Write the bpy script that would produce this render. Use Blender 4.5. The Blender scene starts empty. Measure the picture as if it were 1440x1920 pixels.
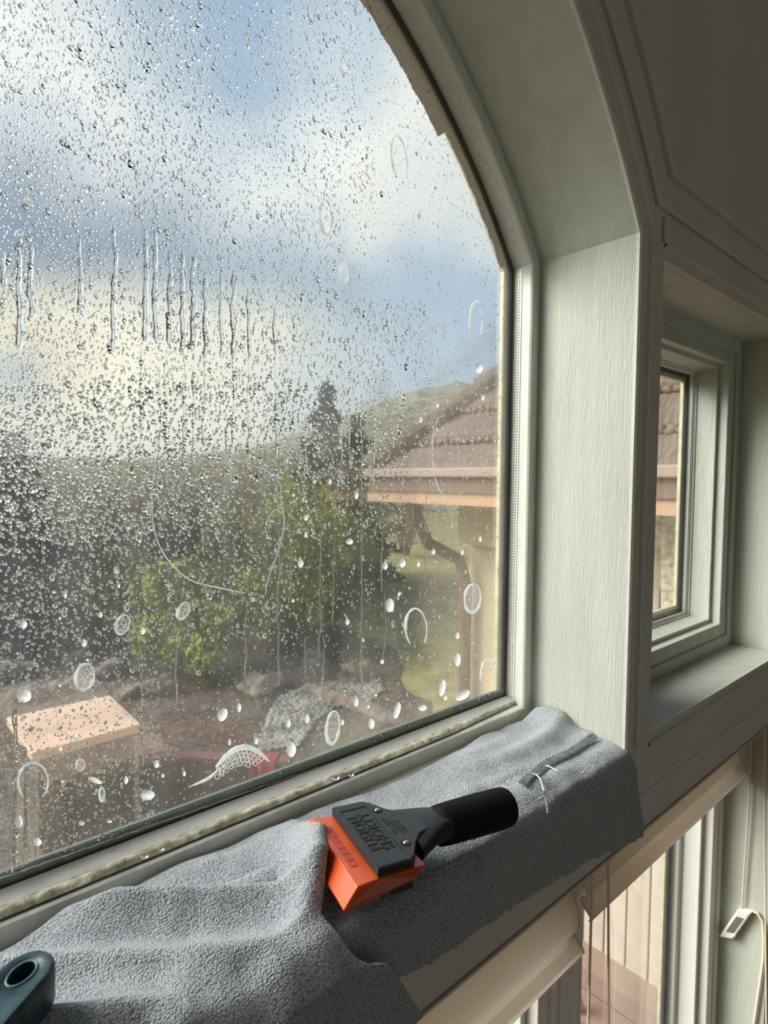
import bpy, math, random
import numpy as np
from mathutils import Vector, Matrix, noise as mn

# ------------------------------------------------------------------ camera, sky, sun, exposure
SC = bpy.context.scene
COL = SC.collection
S = 0.14                                   # one unit of the window plan = 14 cm
CAM = dict(c=np.array([-5.2922, -2.5881, 2.495]), yaw=0.7264, pitch=-0.0538, roll=0.0077, f=1118.4)
def _cam_axes():
    y, p, r = CAM['yaw'], CAM['pitch'], CAM['roll']
    f = np.array([math.sin(y)*math.cos(p), math.cos(y)*math.cos(p), math.sin(p)])
    rt = np.array([math.cos(y), -math.sin(y), 0.0]); u = np.cross(rt, f)
    return np.array([math.cos(r)*rt+math.sin(r)*u, -math.sin(r)*rt+math.cos(r)*u, f])
AX = _cam_axes()
def direc(px, py): return AX.T @ np.array([(px-720)/CAM['f'], -(py-960)/CAM['f'], 1.0])
def at(px, py, ax, val):                   # where the sight line of a pixel meets a plane (plan units)
    d = direc(px, py); return CAM['c'] + (val-CAM['c'][ax])/d[ax]*d
def atm(px, py, ax, val):                  # the same in metres
    return at(px, py, ax, val/S)*S
cam_d = bpy.data.cameras.new('camera'); cam = bpy.data.objects.new('camera', cam_d); COL.objects.link(cam)
cam_d.sensor_fit = 'VERTICAL'; cam_d.sensor_height = 24; cam_d.sensor_width = 18
cam_d.lens = CAM['f']/1920*24; cam_d.clip_start = .02; cam_d.clip_end = 2000
m = Matrix([[AX[0][i], AX[1][i], -AX[2][i]] for i in range(3)]).to_4x4(); m.translation = Vector(CAM['c']*S)
cam.matrix_world = m
cam_d.dof.use_dof = True; cam_d.dof.focus_distance = .66; cam_d.dof.aperture_fstop = 6.5
SC.camera = cam
SC.view_settings.view_transform = 'Standard'; SC.view_settings.look = 'None'
SC.view_settings.gamma = 1; SC.view_settings.use_curve_mapping = False
SC.view_settings.exposure = 0.0
SC.cycles.max_bounces = 14; SC.cycles.transparent_max_bounces = 24; SC.cycles.transmission_bounces = 12
SC.cycles.diffuse_bounces = 5; SC.cycles.use_denoising = True
SC.cycles.sample_clamp_indirect = 6

def lin(c):
    return tuple((v/255/12.92 if v/255 <= .04045 else ((v/255+.055)/1.055)**2.4) for v in c) + (1,)
W = bpy.data.worlds.new('sky'); SC.world = W; W.use_nodes = True
nt = W.node_tree; nt.nodes.clear(); N = nt.nodes.new; L = nt.links.new
def vm(op, a, b=None):
    n = N('ShaderNodeVectorMath'); n.operation = op
    for i, v in enumerate((a, b)):
        if v is None: continue
        if isinstance(v, (tuple, list)): n.inputs[i].default_value = v
        else: L(v, n.inputs[i])
    return n
tc = N('ShaderNodeTexCoord'); nrm = vm('NORMALIZE', tc.outputs['Generated'])
nz = N('ShaderNodeTexNoise'); nz.inputs['Scale'].default_value = 3.2; nz.inputs['Detail'].default_value = 7; nz.inputs['Roughness'].default_value = .62
L(nrm.outputs[0], nz.inputs['Vector'])
off = vm('SUBTRACT', nz.outputs['Color'], (.5, .5, .5)); offs = vm('MULTIPLY', off.outputs[0], (.24, .24, .24))
wd = vm('ADD', nrm.outputs[0], offs.outputs[0])
rgb0 = N('ShaderNodeValToRGB'); sp = N('ShaderNodeSeparateXYZ'); L(nrm.outputs[0], sp.inputs[0]); L(sp.outputs[2], rgb0.inputs[0])
e = rgb0.color_ramp.elements
e[0].position = 0; e[0].color = lin((176, 184, 182)); e[1].position = .75; e[1].color = lin((140, 166, 200))
x_ = e.new(.25); x_.color = lin((160, 182, 204))
cur = rgb0.outputs[0]
# clouds: centre direction by picture pixel, radius, colour, strength of cover
CL = [(330, 110, .42, (142, 170, 204), 1), (520, 330, .30, (146, 176, 208), 1), (120, 330, .22, (186, 202, 214), .9), (180, 60, .15, (180, 198, 212), .8),
      (40, 130, .14, (250, 250, 248), 1), (30, 300, .11, (240, 242, 240), .9), (60, 240, .07, (160, 182, 206), .8),
      (715, 90, .16, (252, 252, 246), 1), (760, 300, .19, (246, 246, 240), 1), (850, 430, .18, (226, 230, 228), .9), (640, 270, .08, (255, 255, 250), .9), (700, 380, .09, (238, 238, 230), .8),
      (590, 60, .13, (160, 186, 212), .7), (250, 400, .17, (246, 248, 248), 1), (480, 420, .15, (238, 242, 242), 1), (60, 430, .1, (206, 210, 212), .8),
      (250, 570, .22, (134, 154, 180), .95), (40, 560, .18, (126, 146, 172), .95), (520, 570, .15, (160, 180, 200), .9), (790, 570, .13, (160, 186, 212), .85), (880, 640, .12, (160, 186, 214), .8),
      (660, 650, .1, (186, 198, 206), .7), (100, 790, .20, (222, 224, 216), .95), (400, 790, .18, (224, 224, 216), .95), (230, 690, .15, (255, 248, 226), 1), (40, 700, .12, (236, 228, 206), .95), (450, 700, .14, (240, 236, 220), .95),
      (640, 740, .12, (206, 214, 218), .8), (30, 735, .05, (178, 192, 202), .8), (800, 700, .1, (180, 198, 214), .8)]
for (px, py, r, c, k) in CL:
    d = direc(px, py); d = d/np.linalg.norm(d)
    ds = vm('DISTANCE', wd.outputs[0], tuple(d))
    mr = N('ShaderNodeMapRange'); mr.interpolation_type = 'SMOOTHSTEP'
    mr.inputs['From Min'].default_value = r*1.25; mr.inputs['From Max'].default_value = r*.35
    mr.inputs['To Min'].default_value = 0; mr.inputs['To Max'].default_value = k
    L(ds.outputs['Value'], mr.inputs['Value'])
    mx = N('ShaderNodeMix'); mx.data_type = 'RGBA'; L(mr.outputs[0], mx.inputs[0]); L(cur, mx.inputs[6]); mx.inputs[7].default_value = lin(c)
    cur = mx.outputs[2]
# sky glow added round the sun, high left and unseen, to brighten indoors
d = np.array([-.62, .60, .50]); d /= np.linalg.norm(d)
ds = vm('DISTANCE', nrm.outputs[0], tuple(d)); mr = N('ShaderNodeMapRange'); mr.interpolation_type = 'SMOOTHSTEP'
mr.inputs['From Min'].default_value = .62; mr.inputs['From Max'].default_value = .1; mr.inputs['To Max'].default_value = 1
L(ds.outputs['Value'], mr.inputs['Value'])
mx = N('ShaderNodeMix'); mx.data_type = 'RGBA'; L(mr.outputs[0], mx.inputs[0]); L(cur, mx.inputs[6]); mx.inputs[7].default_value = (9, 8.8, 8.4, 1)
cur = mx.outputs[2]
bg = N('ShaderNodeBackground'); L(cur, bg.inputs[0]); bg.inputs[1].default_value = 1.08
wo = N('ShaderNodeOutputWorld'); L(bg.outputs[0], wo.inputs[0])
W.cycles.sampling_method = 'MANUAL'; W.cycles.sample_map_resolution = 512

sun_d = bpy.data.lights.new('sun', 'SUN'); sun = bpy.data.objects.new('sun', sun_d); COL.objects.link(sun)
sun_d.energy = 3.6; sun_d.angle = math.radians(38); sun_d.color = (1, .97, .92)
sun.rotation_euler = Vector((-.62, .60, .62)).to_track_quat('Z', 'Y').to_euler()
sun.location = (-5, 6, 6)

# ------------------------------------------------------------------ helpers
R = random.Random(7); RN = np.random.RandomState(11)
class MB:
    def __init__(s): s.v = []; s.f = []; s.sm = False
    def add(s, vs, fs):
        b = len(s.v); s.v += [tuple(map(float, v)) for v in vs]; s.f += [tuple(i+b for i in f) for f in fs]; return s
    def box(s, x0, x1, y0, y1, z0, z1):
        v = [(x, y, z) for x in (x0, x1) for y in (y0, y1) for z in (z0, z1)]
        return s.add(v, [(0, 1, 3, 2), (4, 6, 7, 5), (0, 4, 5, 1), (2, 3, 7, 6), (0, 2, 6, 4), (1, 5, 7, 3)])
    def hexa(s, a, b):                      # two quads, a and b, each four points
        return s.add(list(a)+list(b), [(0, 1, 2, 3), (7, 6, 5, 4), (0, 4, 5, 1), (1, 5, 6, 2), (2, 6, 7, 3), (3, 7, 4, 0)])
    def prism(s, poly, ax, a0, a1):         # polygon in the plane across axis ax, extruded a0..a1
        def P(p, a):
            q = list(p); q.insert(ax, a); return q
        n = len(poly)
        return s.add([P(p, a0) for p in poly]+[P(p, a1) for p in poly],
                     [tuple(range(n)), tuple(range(2*n-1, n-1, -1))]+[(i, i+n, (i+1) % n+n, (i+1) % n) for i in range(n)])
    def tube(s, pts, r, n=8, cap=True):
        pts = [Vector(p) for p in pts]; rs = r if hasattr(r, '__len__') else [r]*len(pts)
        t0 = (pts[1]-pts[0]).normalized(); up = Vector((0, 0, 1)) if abs(t0.z) < .9 else Vector((1, 0, 0))
        a = t0.cross(up).normalized(); vs = []
        for i, p in enumerate(pts):
            t = (pts[min(i+1, len(pts)-1)]-pts[max(i-1, 0)])
            if t.length > 1e-9: t.normalize(); a = (a-t*a.dot(t)).normalized()
            b = t.cross(a)
            vs += [p+(a*math.cos(2*math.pi*k/n)+b*math.sin(2*math.pi*k/n))*rs[i] for k in range(n)]
        fs = [(i*n+k, i*n+(k+1) % n, (i+1)*n+(k+1) % n, (i+1)*n+k) for i in range(len(pts)-1) for k in range(n)]
        if cap: fs += [tuple(range(n-1, -1, -1)), tuple(range((len(pts)-1)*n, len(pts)*n))]
        return s.add(vs, fs)
    def grid(s, P, closed=False):           # P[i][j] points
        ni, nj = len(P), len(P[0]); vs = [p for row in P for p in row]
        fs = [(i*nj+j, (i+1)*nj+j, (i+1)*nj+j+1, i*nj+j+1) for i in range(ni-1) for j in range(nj-1)]
        if closed: fs += [(i*nj+nj-1, (i+1)*nj+nj-1, (i+1)*nj, i*nj) for i in range(ni-1)]
        return s.add(vs, fs)
    def ball(s, c, r, n=8, m_=5, jit=0, sq=(1, 1, 1), seed=0):
        vs = []; 
        for i in range(m_+1):
            th = math.pi*i/m_
            for k in range(n):
                ph = 2*math.pi*k/n; d = Vector((math.sin(th)*math.cos(ph), math.sin(th)*math.sin(ph), math.cos(th)))
                q = 1+jit*(mn.noise(d*1.7+Vector((seed, seed*.7, 3))))*2
                vs.append((c[0]+d.x*r*sq[0]*q, c[1]+d.y*r*sq[1]*q, c[2]+d.z*r*sq[2]*q))
        return s.add(vs, [(i*n+k, (i+1)*n+k, (i+1)*n+(k+1) % n, i*n+(k+1) % n) for i in range(m_) for k in range(n)])
def obj(name, mb, mat, parent=None, scale=S, smooth=False, bevel=0, solid=0, sub=0):
    me = bpy.data.meshes.new(name)
    v = np.array(mb.v)*scale
    if parent is not None: v = v-np.array(parent['_o'] if '_o' in parent else (0, 0, 0))
    me.from_pydata(v.tolist(), [], mb.f); me.validate(); me.update()
    import bmesh
    bm = bmesh.new(); bm.from_mesh(me); bmesh.ops.recalc_face_normals(bm, faces=bm.faces); bm.to_mesh(me); bm.free()
    if smooth: me.polygons.foreach_set('use_smooth', [True]*len(me.polygons))
    me.materials.append(mat)
    o = bpy.data.objects.new(name, me); COL.objects.link(o)
    if parent is not None: o.parent = parent; o['_o'] = list(parent['_o']) if '_o' in parent else [0, 0, 0]
    if solid:
        md = o.modifiers.new('s', 'SOLIDIFY'); md.thickness = solid*scale; md.offset = -1
    if bevel:
        md = o.modifiers.new('b', 'BEVEL'); md.width = bevel*scale; md.segments = 2; md.limit_method = 'ANGLE'; md.angle_limit = math.radians(40)
    if sub:
        md = o.modifiers.new('u', 'SUBSURF'); md.levels = sub; md.render_levels = sub
    return o
def fast(name, v, f, mat, smooth=True, parent=None):       # numpy arrays of metres and quads
    me = bpy.data.meshes.new(name); me.from_pydata(v.tolist(), [], f.tolist()); me.update()
    if smooth: me.polygons.foreach_set('use_smooth', [True]*len(me.polygons))
    me.materials.append(mat); o = bpy.data.objects.new(name, me); COL.objects.link(o)
    if parent is not None: o.parent = parent
    return o
def tag(o, label=None, cat=None, group=None, kind=None):
    if label: o['label'] = label
    if cat: o['category'] = cat
    if group: o['group'] = group
    if kind: o['kind'] = kind
    return o
def thing(name, label, cat, loc, group=None):              # loc in metres
    o = bpy.data.objects.new(name, None); COL.objects.link(o); o.location = loc; o['_o'] = [float(a) for a in loc]
    o.empty_display_size = .1
    return tag(o, label, cat, group)
def shell(name, loc=(0, 0, 0)):
    o = bpy.data.objects.new(name, None); COL.objects.link(o); o.location = loc; o['_o'] = list(map(float, loc)); o['kind'] = 'structure'; return o
def struct(name, mb, mat, **k):
    o = obj(name, mb, mat, **k); o['kind'] = 'structure'; return o

def mat(name, col, rough=.6, bump=0, bscale=60, var=0, vscale=8, stretch=None, spec=.5, metal=0, col2=None, detail=4, trans=0, sss=0, dist=.002, spots=None):
    m = bpy.data.materials.new(name); m.use_nodes = True; t = m.node_tree; b = t.nodes['Principled BSDF']
    b.inputs['Base Color'].default_value = lin(col); b.inputs['Roughness'].default_value = rough
    b.inputs['Specular IOR Level'].default_value = spec; b.inputs['Metallic'].default_value = metal
    tcn = t.nodes.new('ShaderNodeTexCoord'); vec = tcn.outputs['Object']
    if stretch:
        mp = t.nodes.new('ShaderNodeMapping'); mp.inputs['Scale'].default_value = stretch; t.links.new(vec, mp.inputs[0]); vec = mp.outputs[0]
    if var or col2:
        n = t.nodes.new('ShaderNodeTexNoise'); n.inputs['Scale'].default_value = vscale; n.inputs['Detail'].default_value = detail; t.links.new(vec, n.inputs['Vector'])
        rp = t.nodes.new('ShaderNodeValToRGB'); t.links.new(n.outputs[0], rp.inputs[0])
        c2 = col2 or tuple(max(0, c*(1-var)) for c in col)
        rp.color_ramp.elements[0].position = .35; rp.color_ramp.elements[0].color = lin(c2)
        rp.color_ramp.elements[1].position = .65; rp.color_ramp.elements[1].color = lin(col)
        out = rp.outputs[0]
        if spots:
            v = t.nodes.new('ShaderNodeTexVoronoi'); v.inputs['Scale'].default_value = spots[1]; t.links.new(vec, v.inputs['Vector'])
            r2 = t.nodes.new('ShaderNodeValToRGB'); t.links.new(v.outputs['Distance'], r2.inputs[0])
            r2.color_ramp.elements[0].position = .12; r2.color_ramp.elements[0].color = (1, 1, 1, 1); r2.color_ramp.elements[1].position = .3; r2.color_ramp.elements[1].color = (0, 0, 0, 1)
            mx = t.nodes.new('ShaderNodeMix'); mx.data_type = 'RGBA'; t.links.new(r2.outputs[0], mx.inputs[0]); t.links.new(out, mx.inputs[6]); mx.inputs[7].default_value = lin(spots[0]); out = mx.outputs[2]
        t.links.new(out, b.inputs['Base Color'])
    if bump:
        n = t.nodes.new('ShaderNodeTexNoise'); n.inputs['Scale'].default_value = bscale; n.inputs['Detail'].default_value = 5; t.links.new(vec, n.inputs['Vector'])
        bp = t.nodes.new('ShaderNodeBump'); bp.inputs['Strength'].default_value = bump; bp.inputs['Distance'].default_value = dist
        t.links.new(n.outputs[0], bp.inputs['Height']); t.links.new(bp.outputs[0], b.inputs['Normal'])
    if trans: b.inputs['Transmission Weight'].default_value = trans
    if sss:
        b.inputs['Subsurface Weight'].default_value = sss; b.inputs['Subsurface Radius'].default_value = (.02, .008, .004); b.inputs['Subsurface Scale'].default_value = .5
    return m
PAINT = (216, 213, 204)
M = {}
M['paint'] = mat('white_paint', PAINT, .5, .35, 90, .04, 5, dist=.0012)
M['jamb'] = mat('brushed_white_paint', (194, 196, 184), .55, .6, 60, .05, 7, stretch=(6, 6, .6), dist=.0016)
M['stop'] = mat('peeling_white_paint', (228, 228, 218), .5, .5, 45, .05, 30, stretch=(5, 5, .5), dist=.001)
M['wallp'] = mat('wall_paint', (196, 186, 168), .8, .15, 150, dist=.001)
M['floorm'] = mat('wooden_floor', (150, 110, 78), .5, .2, 20, .25, 6, stretch=(1, 8, 1))
M['ceil'] = mat('ceiling_paint', (206, 198, 184), .9)
M['vinyl'] = mat('beige_vinyl', (206, 196, 164), .45, .3, 120, .1, 40, dist=.001)
M['vinylw'] = mat('white_vinyl', (236, 234, 228), .3)
M['gasket'] = mat('dark_gasket', (52, 54, 46), .35, .5, 200, .3, 60, dist=.001)
M['gasket2'] = mat('green_grey_gasket', (92, 104, 92), .15, .1, 200)
M['dirty'] = mat('dirty_caulk', (226, 220, 198), .35, 1, 260, 0, 90, col2=(158, 148, 120), dist=.0015)
M['foil'] = mat('crackled_seal', (120, 112, 96), .35, 1, 700, 0, 500, col2=(58, 54, 46), dist=.002)
_t = M['foil'].node_tree; _b = _t.nodes['Principled BSDF']; _tl = _t.nodes.new('ShaderNodeBsdfTranslucent'); _tl.inputs[0].default_value = lin((150, 140, 122)); _mx = _t.nodes.new('ShaderNodeMixShader'); _mx.inputs[0].default_value = .3
_t.links.new(_b.outputs[0], _mx.inputs[1]); _t.links.new(_tl.outputs[0], _mx.inputs[2]); _t.links.new(_mx.outputs[0], _t.nodes['Material Output'].inputs[0])
M['shade'] = mat('cream_valance', (230, 216, 202), .45)
_t = M['shade'].node_tree; _b = _t.nodes['Principled BSDF']; _tl = _t.nodes.new('ShaderNodeBsdfTranslucent'); _tl.inputs[0].default_value = lin((244, 228, 212)); _mx = _t.nodes.new('ShaderNodeMixShader'); _mx.inputs[0].default_value = .6
_t.links.new(_b.outputs[0], _mx.inputs[1]); _t.links.new(_tl.outputs[0], _mx.inputs[2]); _t.links.new(_mx.outputs[0], _t.nodes['Material Output'].inputs[0])
M['cordm'] = mat('cord_cotton', (232, 218, 196), .8, .8, 900, dist=.001)
M['clip'] = mat('white_plastic', (226, 226, 214), .3)
M['clipd'] = mat('grey_label', (110, 104, 94), .6)
M['foam_grip'] = mat('black_foam', (15, 15, 16), .75, .5, 1500, dist=.0003, spec=.2)
M['blackp'] = mat('black_plastic', (32, 33, 37), .33, .12, 300, dist=.0005)
M['blackd'] = mat('recessed_black', (12, 12, 14), .5)
M['steel'] = mat('rivet_steel', (210, 210, 205), .2, metal=1)
M['orange'] = mat('orange_rubber', (212, 88, 34), .28, .15, 120, sss=.3, spec=.6)
M['print'] = mat('faded_print', (150, 66, 42), .5, 0, 60, 0, 900, col2=(205, 72, 36))
M['teal'] = mat('teal_plastic', (26, 62, 72), .42, .4, 220, .35, 120, dist=.0008)
M['tealc'] = mat('teal_rim', (100, 120, 124), .4)
# outside
M['stucco'] = mat('stucco', (206, 188, 156), .9, .7, 70, .08, 3, dist=.01)
M['stucco2'] = mat('rough_stone_render', (226, 212, 186), .9, 1, 40, .3, 30, dist=.02)
M['siding'] = mat('siding', (186, 172, 156), .8, .4, 60, .05, 20)
M['tile'] = mat('roof_tile', (138, 118, 104), .85, 1, 30, 0, 14, col2=(104, 88, 76), stretch=(1, 8, 1), dist=.01)
M['soff'] = mat('brown_trim', (112, 90, 76), .7, .2, 30)
M['gutter'] = mat('brown_gutter', (150, 128, 112), .6)
M['spout'] = mat('brown_downspout', (98, 72, 60), .6)
M['peach'] = mat('peach_board', (176, 142, 112), .8)
M['lawn'] = mat('ground_cover', (152, 142, 88), 1, .6, 6, 0, 2.5, col2=(112, 106, 62), dist=.05)
M['mulch'] = mat('mulch', (104, 86, 72), 1, 1, 14, 0, 11, col2=(54, 42, 34), dist=.04, detail=9)
M['gravelm'] = mat('pebble_stone', (176, 172, 158), .8, .4, 30, .35, 3)
M['boulder'] = mat('boulder_stone', (176, 160, 134), .9, 1, 9, .35, 5, dist=.03)
M['boulder2'] = mat('pinkish_stone', (146, 128, 116), .9, 1, 9, .4, 6, dist=.03)
M['cap'] = mat('peach_capstone', (222, 184, 156), .8, .2, 30, .05, 6)
M['block'] = mat('brown_block', (110, 92, 76), .9, .6, 25, .25, 4)
M['mortar'] = mat('mortar', (96, 82, 68), 1)
M['redrail'] = mat('red_brown_rail', (124, 84, 74), .7)
M['red'] = mat('red_fabric', (140, 46, 38), .8)
M['bark'] = mat('bark', (92, 76, 62), 1, .8, 20, .3, 8)
M['twig'] = mat('bare_twigs', (150, 128, 112), 1)
M['leafd'] = mat('dark_needles', (48, 62, 44), .9, 0, 60, .5, 3)
M['leafg'] = mat('green_leaves', (170, 176, 62), .9, 0, 60, .4, 2.5)
M['leafo'] = mat('olive_leaves', (156, 150, 98), .9, 0, 60, .4, 2.5)
M['hill'] = mat('scrub_hill', (140, 132, 104), 1, 1, .5, 0, .35, col2=(92, 92, 70), dist=1, detail=9)
M['deckm'] = mat('deck_boards', (150, 124, 116), .7, .3, 40, .06, 8)
M['deckg'] = mat('deck_gap', (84, 66, 62), .9)

def towel_mat(name):
    m = bpy.data.materials.new(name); m.use_nodes = True; t = m.node_tree; b = t.nodes['Principled BSDF']
    b.inputs['Roughness'].default_value = 1; b.inputs['Specular IOR Level'].default_value = .1
    b.inputs['Sheen Weight'].default_value = .35; b.inputs['Sheen Roughness'].default_value = .6
    tcn = t.nodes.new('ShaderNodeTexCoord')
    mp = t.nodes.new('ShaderNodeMapping'); mp.inputs['Rotation'].default_value = (.2, .1, .35); mp.inputs['Scale'].default_value = (1, 1.25, 1.1); t.links.new(tcn.outputs['Object'], mp.inputs[0])
    v = t.nodes.new('ShaderNodeTexVoronoi'); v.inputs['Scale'].default_value = 560; v.inputs['Randomness'].default_value = .75; t.links.new(mp.outputs[0], v.inputs['Vector'])
    n = t.nodes.new('ShaderNodeTexNoise'); n.inputs['Scale'].default_value = 260; n.inputs['Detail'].default_value = 3; t.links.new(mp.outputs[0], n.inputs['Vector'])
    rp = t.nodes.new('ShaderNodeValToRGB'); t.links.new(v.outputs['Distance'], rp.inputs[0])
    rp.color_ramp.elements[0].position = .1; rp.color_ramp.elements[0].color = lin((206, 212, 216))
    rp.color_ramp.elements[1].position = .75; rp.color_ramp.elements[1].color = lin((134, 139, 146))
    t.links.new(rp.outputs[0], b.inputs['Base Color'])
    ad = t.nodes.new('ShaderNodeMath'); ad.operation = 'SUBTRACT'; t.links.new(n.outputs[0], ad.inputs[0]); t.links.new(v.outputs['Distance'], ad.inputs[1])
    bp = t.nodes.new('ShaderNodeBump'); bp.inputs['Strength'].default_value = .9; bp.inputs['Distance'].default_value = .0016
    t.links.new(ad.outputs[0], bp.inputs['Height']); t.links.new(bp.outputs[0], b.inputs['Normal'])
    return m
M['towel'] = towel_mat('grey_microfibre')
M['hem'] = mat('woven_band', (120, 124, 128), .7, 1, 700, .2, 300, stretch=(1, .2, 1), dist=.001)
M['thread'] = mat('white_thread', (225, 226, 226), .8)

def glass_mats():
    # clear pane: mostly straight-through, a faint mirror, a thin soapy veil with its own smears
    def pane(name, veil, wet):
        m = bpy.data.materials.new(name); m.use_nodes = True; t = m.node_tree; t.nodes.clear(); n = t.nodes.new; l = t.links.new
        out = n('ShaderNodeOutputMaterial'); tr = n('ShaderNodeBsdfTransparent'); tr.inputs[0].default_value = (.97, .985, .975, 1)
        gl = n('ShaderNodeBsdfGlossy'); gl.inputs['Roughness'].default_value = .02
        lw_ = n('ShaderNodeLayerWeight'); lw_.inputs[0].default_value = .5; pw = n('ShaderNodeMath'); pw.operation = 'POWER'; pw.inputs[1].default_value = 5; l(lw_.outputs['Facing'], pw.inputs[0]); fr = n('ShaderNodeMapRange'); fr.inputs['To Min'].default_value = .03; fr.inputs['To Max'].default_value = .8; l(pw.outputs[0], fr.inputs[0])
        a = n('ShaderNodeMixShader'); l(fr.outputs[0], a.inputs[0]); l(tr.outputs[0], a.inputs[1]); l(gl.outputs[0], a.inputs[2])
        cur = a
        if wet:
            tcn = n('ShaderNodeTexCoord'); ns = n('ShaderNodeTexNoise'); ns.inputs['Scale'].default_value = 130; ns.inputs['Detail'].default_value = 3; l(tcn.outputs['Object'], ns.inputs['Vector'])
            bp = n('ShaderNodeBump'); bp.inputs['Strength'].default_value = .5; bp.inputs['Distance'].default_value = .0015; l(ns.outputs[0], bp.inputs['Height'])
            rf = n('ShaderNodeBsdfRefraction'); rf.inputs['IOR'].default_value = 1.12; rf.inputs['Roughness'].default_value = .0; l(bp.outputs[0], rf.inputs['Normal'])
            n2 = n('ShaderNodeTexNoise'); n2.inputs['Scale'].default_value = 9; n2.inputs['Detail'].default_value = 5; l(tcn.outputs['Object'], n2.inputs['Vector'])
            mr = n('ShaderNodeMapRange'); mr.inputs['From Min'].default_value = .35; mr.inputs['From Max'].default_value = .65; mr.inputs['To Min'].default_value = wet*.3; mr.inputs['To Max'].default_value = wet; l(n2.outputs[0], mr.inputs[0])
            b_ = n('ShaderNodeMixShader'); l(mr.outputs[0], b_.inputs[0]); l(cur.outputs[0], b_.inputs[1]); l(rf.outputs[0], b_.inputs[2]); cur = b_
        if veil:
            tl = n('ShaderNodeBsdfTranslucent'); tl.inputs[0].default_value = (.9, .93, .93, 1)
            if not wet: tcn = n('ShaderNodeTexCoord')
            n3 = n('ShaderNodeTexNoise'); n3.inputs['Scale'].default_value = 22; n3.inputs['Detail'].default_value = 6; mp3 = n('ShaderNodeMapping'); mp3.inputs['Scale'].default_value = (1.6, 1, .16); l(tcn.outputs['Object'], mp3.inputs[0]); l(mp3.outputs[0], n3.inputs['Vector'])
            mr = n('ShaderNodeMapRange'); mr.inputs['From Min'].default_value = .3; mr.inputs['From Max'].default_value = .7; mr.inputs['To Min'].default_value = veil*.4; mr.inputs['To Max'].default_value = veil; l(n3.outputs[0], mr.inputs[0])
            c_ = n('ShaderNodeMixShader'); l(mr.outputs[0], c_.inputs[0]); l(cur.outputs[0], c_.inputs[1]); l(tl.outputs[0], c_.inputs[2]); cur = c_
        l(cur.outputs[0], out.inputs[0]); return m
    M['pane'] = pane('clear_pane', .0, 0); M['wetpane'] = pane('wet_soapy_pane', .028, .25)
    m = bpy.data.materials.new('water'); m.use_nodes = True; t = m.node_tree; t.nodes.clear(); n = t.nodes.new
    g = n('ShaderNodeBsdfGlass'); g.inputs['IOR'].default_value = 1.33; g.inputs['Roughness'].default_value = 0; g.inputs[0].default_value = (.98, .99, .99, 1)
    o = n('ShaderNodeOutputMaterial'); t.links.new(g.outputs[0], o.inputs[0]); M['water'] = m
    m = bpy.data.materials.new('foam_suds'); m.use_nodes = True; t = m.node_tree; t.nodes.clear(); n = t.nodes.new; l = t.links.new
    df = n('ShaderNodeBsdfDiffuse'); df.inputs[0].default_value = (.92, .94, .94, 1); tl = n('ShaderNodeBsdfTranslucent'); tl.inputs[0].default_value = (.95, .97, .97, 1)
    a = n('ShaderNodeMixShader'); a.inputs[0].default_value = .68; l(df.outputs[0], a.inputs[1]); l(tl.outputs[0], a.inputs[2])
    tr = n('ShaderNodeBsdfTransparent'); b_ = n('ShaderNodeMixShader'); l(a.outputs[0], b_.inputs[1]); l(tr.outputs[0], b_.inputs[2])
    tcn = n('ShaderNodeTexCoord'); v = n('ShaderNodeTexVoronoi'); v.feature = 'DISTANCE_TO_EDGE'; v.inputs['Scale'].default_value = 380; l(tcn.outputs['Object'], v.inputs['Vector'])
    mr = n('ShaderNodeMapRange'); mr.inputs['From Min'].default_value = .04; mr.inputs['From Max'].default_value = .22; mr.inputs['To Min'].default_value = .0; mr.inputs['To Max'].default_value = .3; l(v.outputs['Distance'], mr.inputs[0])
    l(mr.outputs[0], b_.inputs[0]); o = n('ShaderNodeOutputMaterial'); l(b_.outputs[0], o.inputs[0]); M['foam'] = m
    m2 = m.copy(); m2.name = 'foam_film'; M['film'] = m2
    for nd in m2.node_tree.nodes:
        if nd.type == 'MAP_RANGE': nd.inputs['To Min'].default_value = .7; nd.inputs['To Max'].default_value = .98
glass_mats()

# ------------------------------------------------------------------ the window wall
XL, R0, CX, CZ = -10.6, 6.275, -5.3, 1.35
def arch_outline(i, n=44, bottom=None):
    zb = i if bottom is None else bottom
    r = R0-i; a = math.acos((5.3-i)/r); z = CZ+r*math.sin(a)
    pts = [(XL+i, zb), (-i, zb)]
    for k in range(n+1):
        t = a+(math.pi-2*a)*k/n; pts.append((CX+r*math.cos(t), CZ+r*math.sin(t)))
    return pts
def loft(outl, prof, closed=True):
    mb = MB(); rows = [[(x, y, z) for (x, z) in outl(i)] for (i, y) in prof]
    return mb.grid(rows, True) if closed else mb.grid(rows)
ZT, ZB, W0, W1, TH, ZF = 13.0, -.955, .5, 4.81, 1.30, -15.7
wl = MB()
o0 = arch_outline(0)
for k in range(1, len(o0)-1):
    a, b = o0[k], o0[k+1] if k+1 < len(o0) else o0[0]
    if abs(a[0]-b[0]) < 1e-6: continue
    wl.prism([(b[0], b[1]), (a[0], a[1]), (a[0], ZT), (b[0], ZT)], 1, 0, TH)
wl.box(-28, XL, 0, TH, ZF, ZT); wl.box(0, W0, 0, TH, 0, ZT); wl.box(W0, W1, 0, TH, 4.61, ZT); wl.box(W1, 24, 0, TH, ZF, ZT)
wl.box(XL, 0, 0, TH, ZB, 0); wl.box(0, W1, 0, TH, ZB, 0)
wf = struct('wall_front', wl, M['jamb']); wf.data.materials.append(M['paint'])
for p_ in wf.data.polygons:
    if abs(p_.normal.y) > .9: p_.material_index = 1
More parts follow.
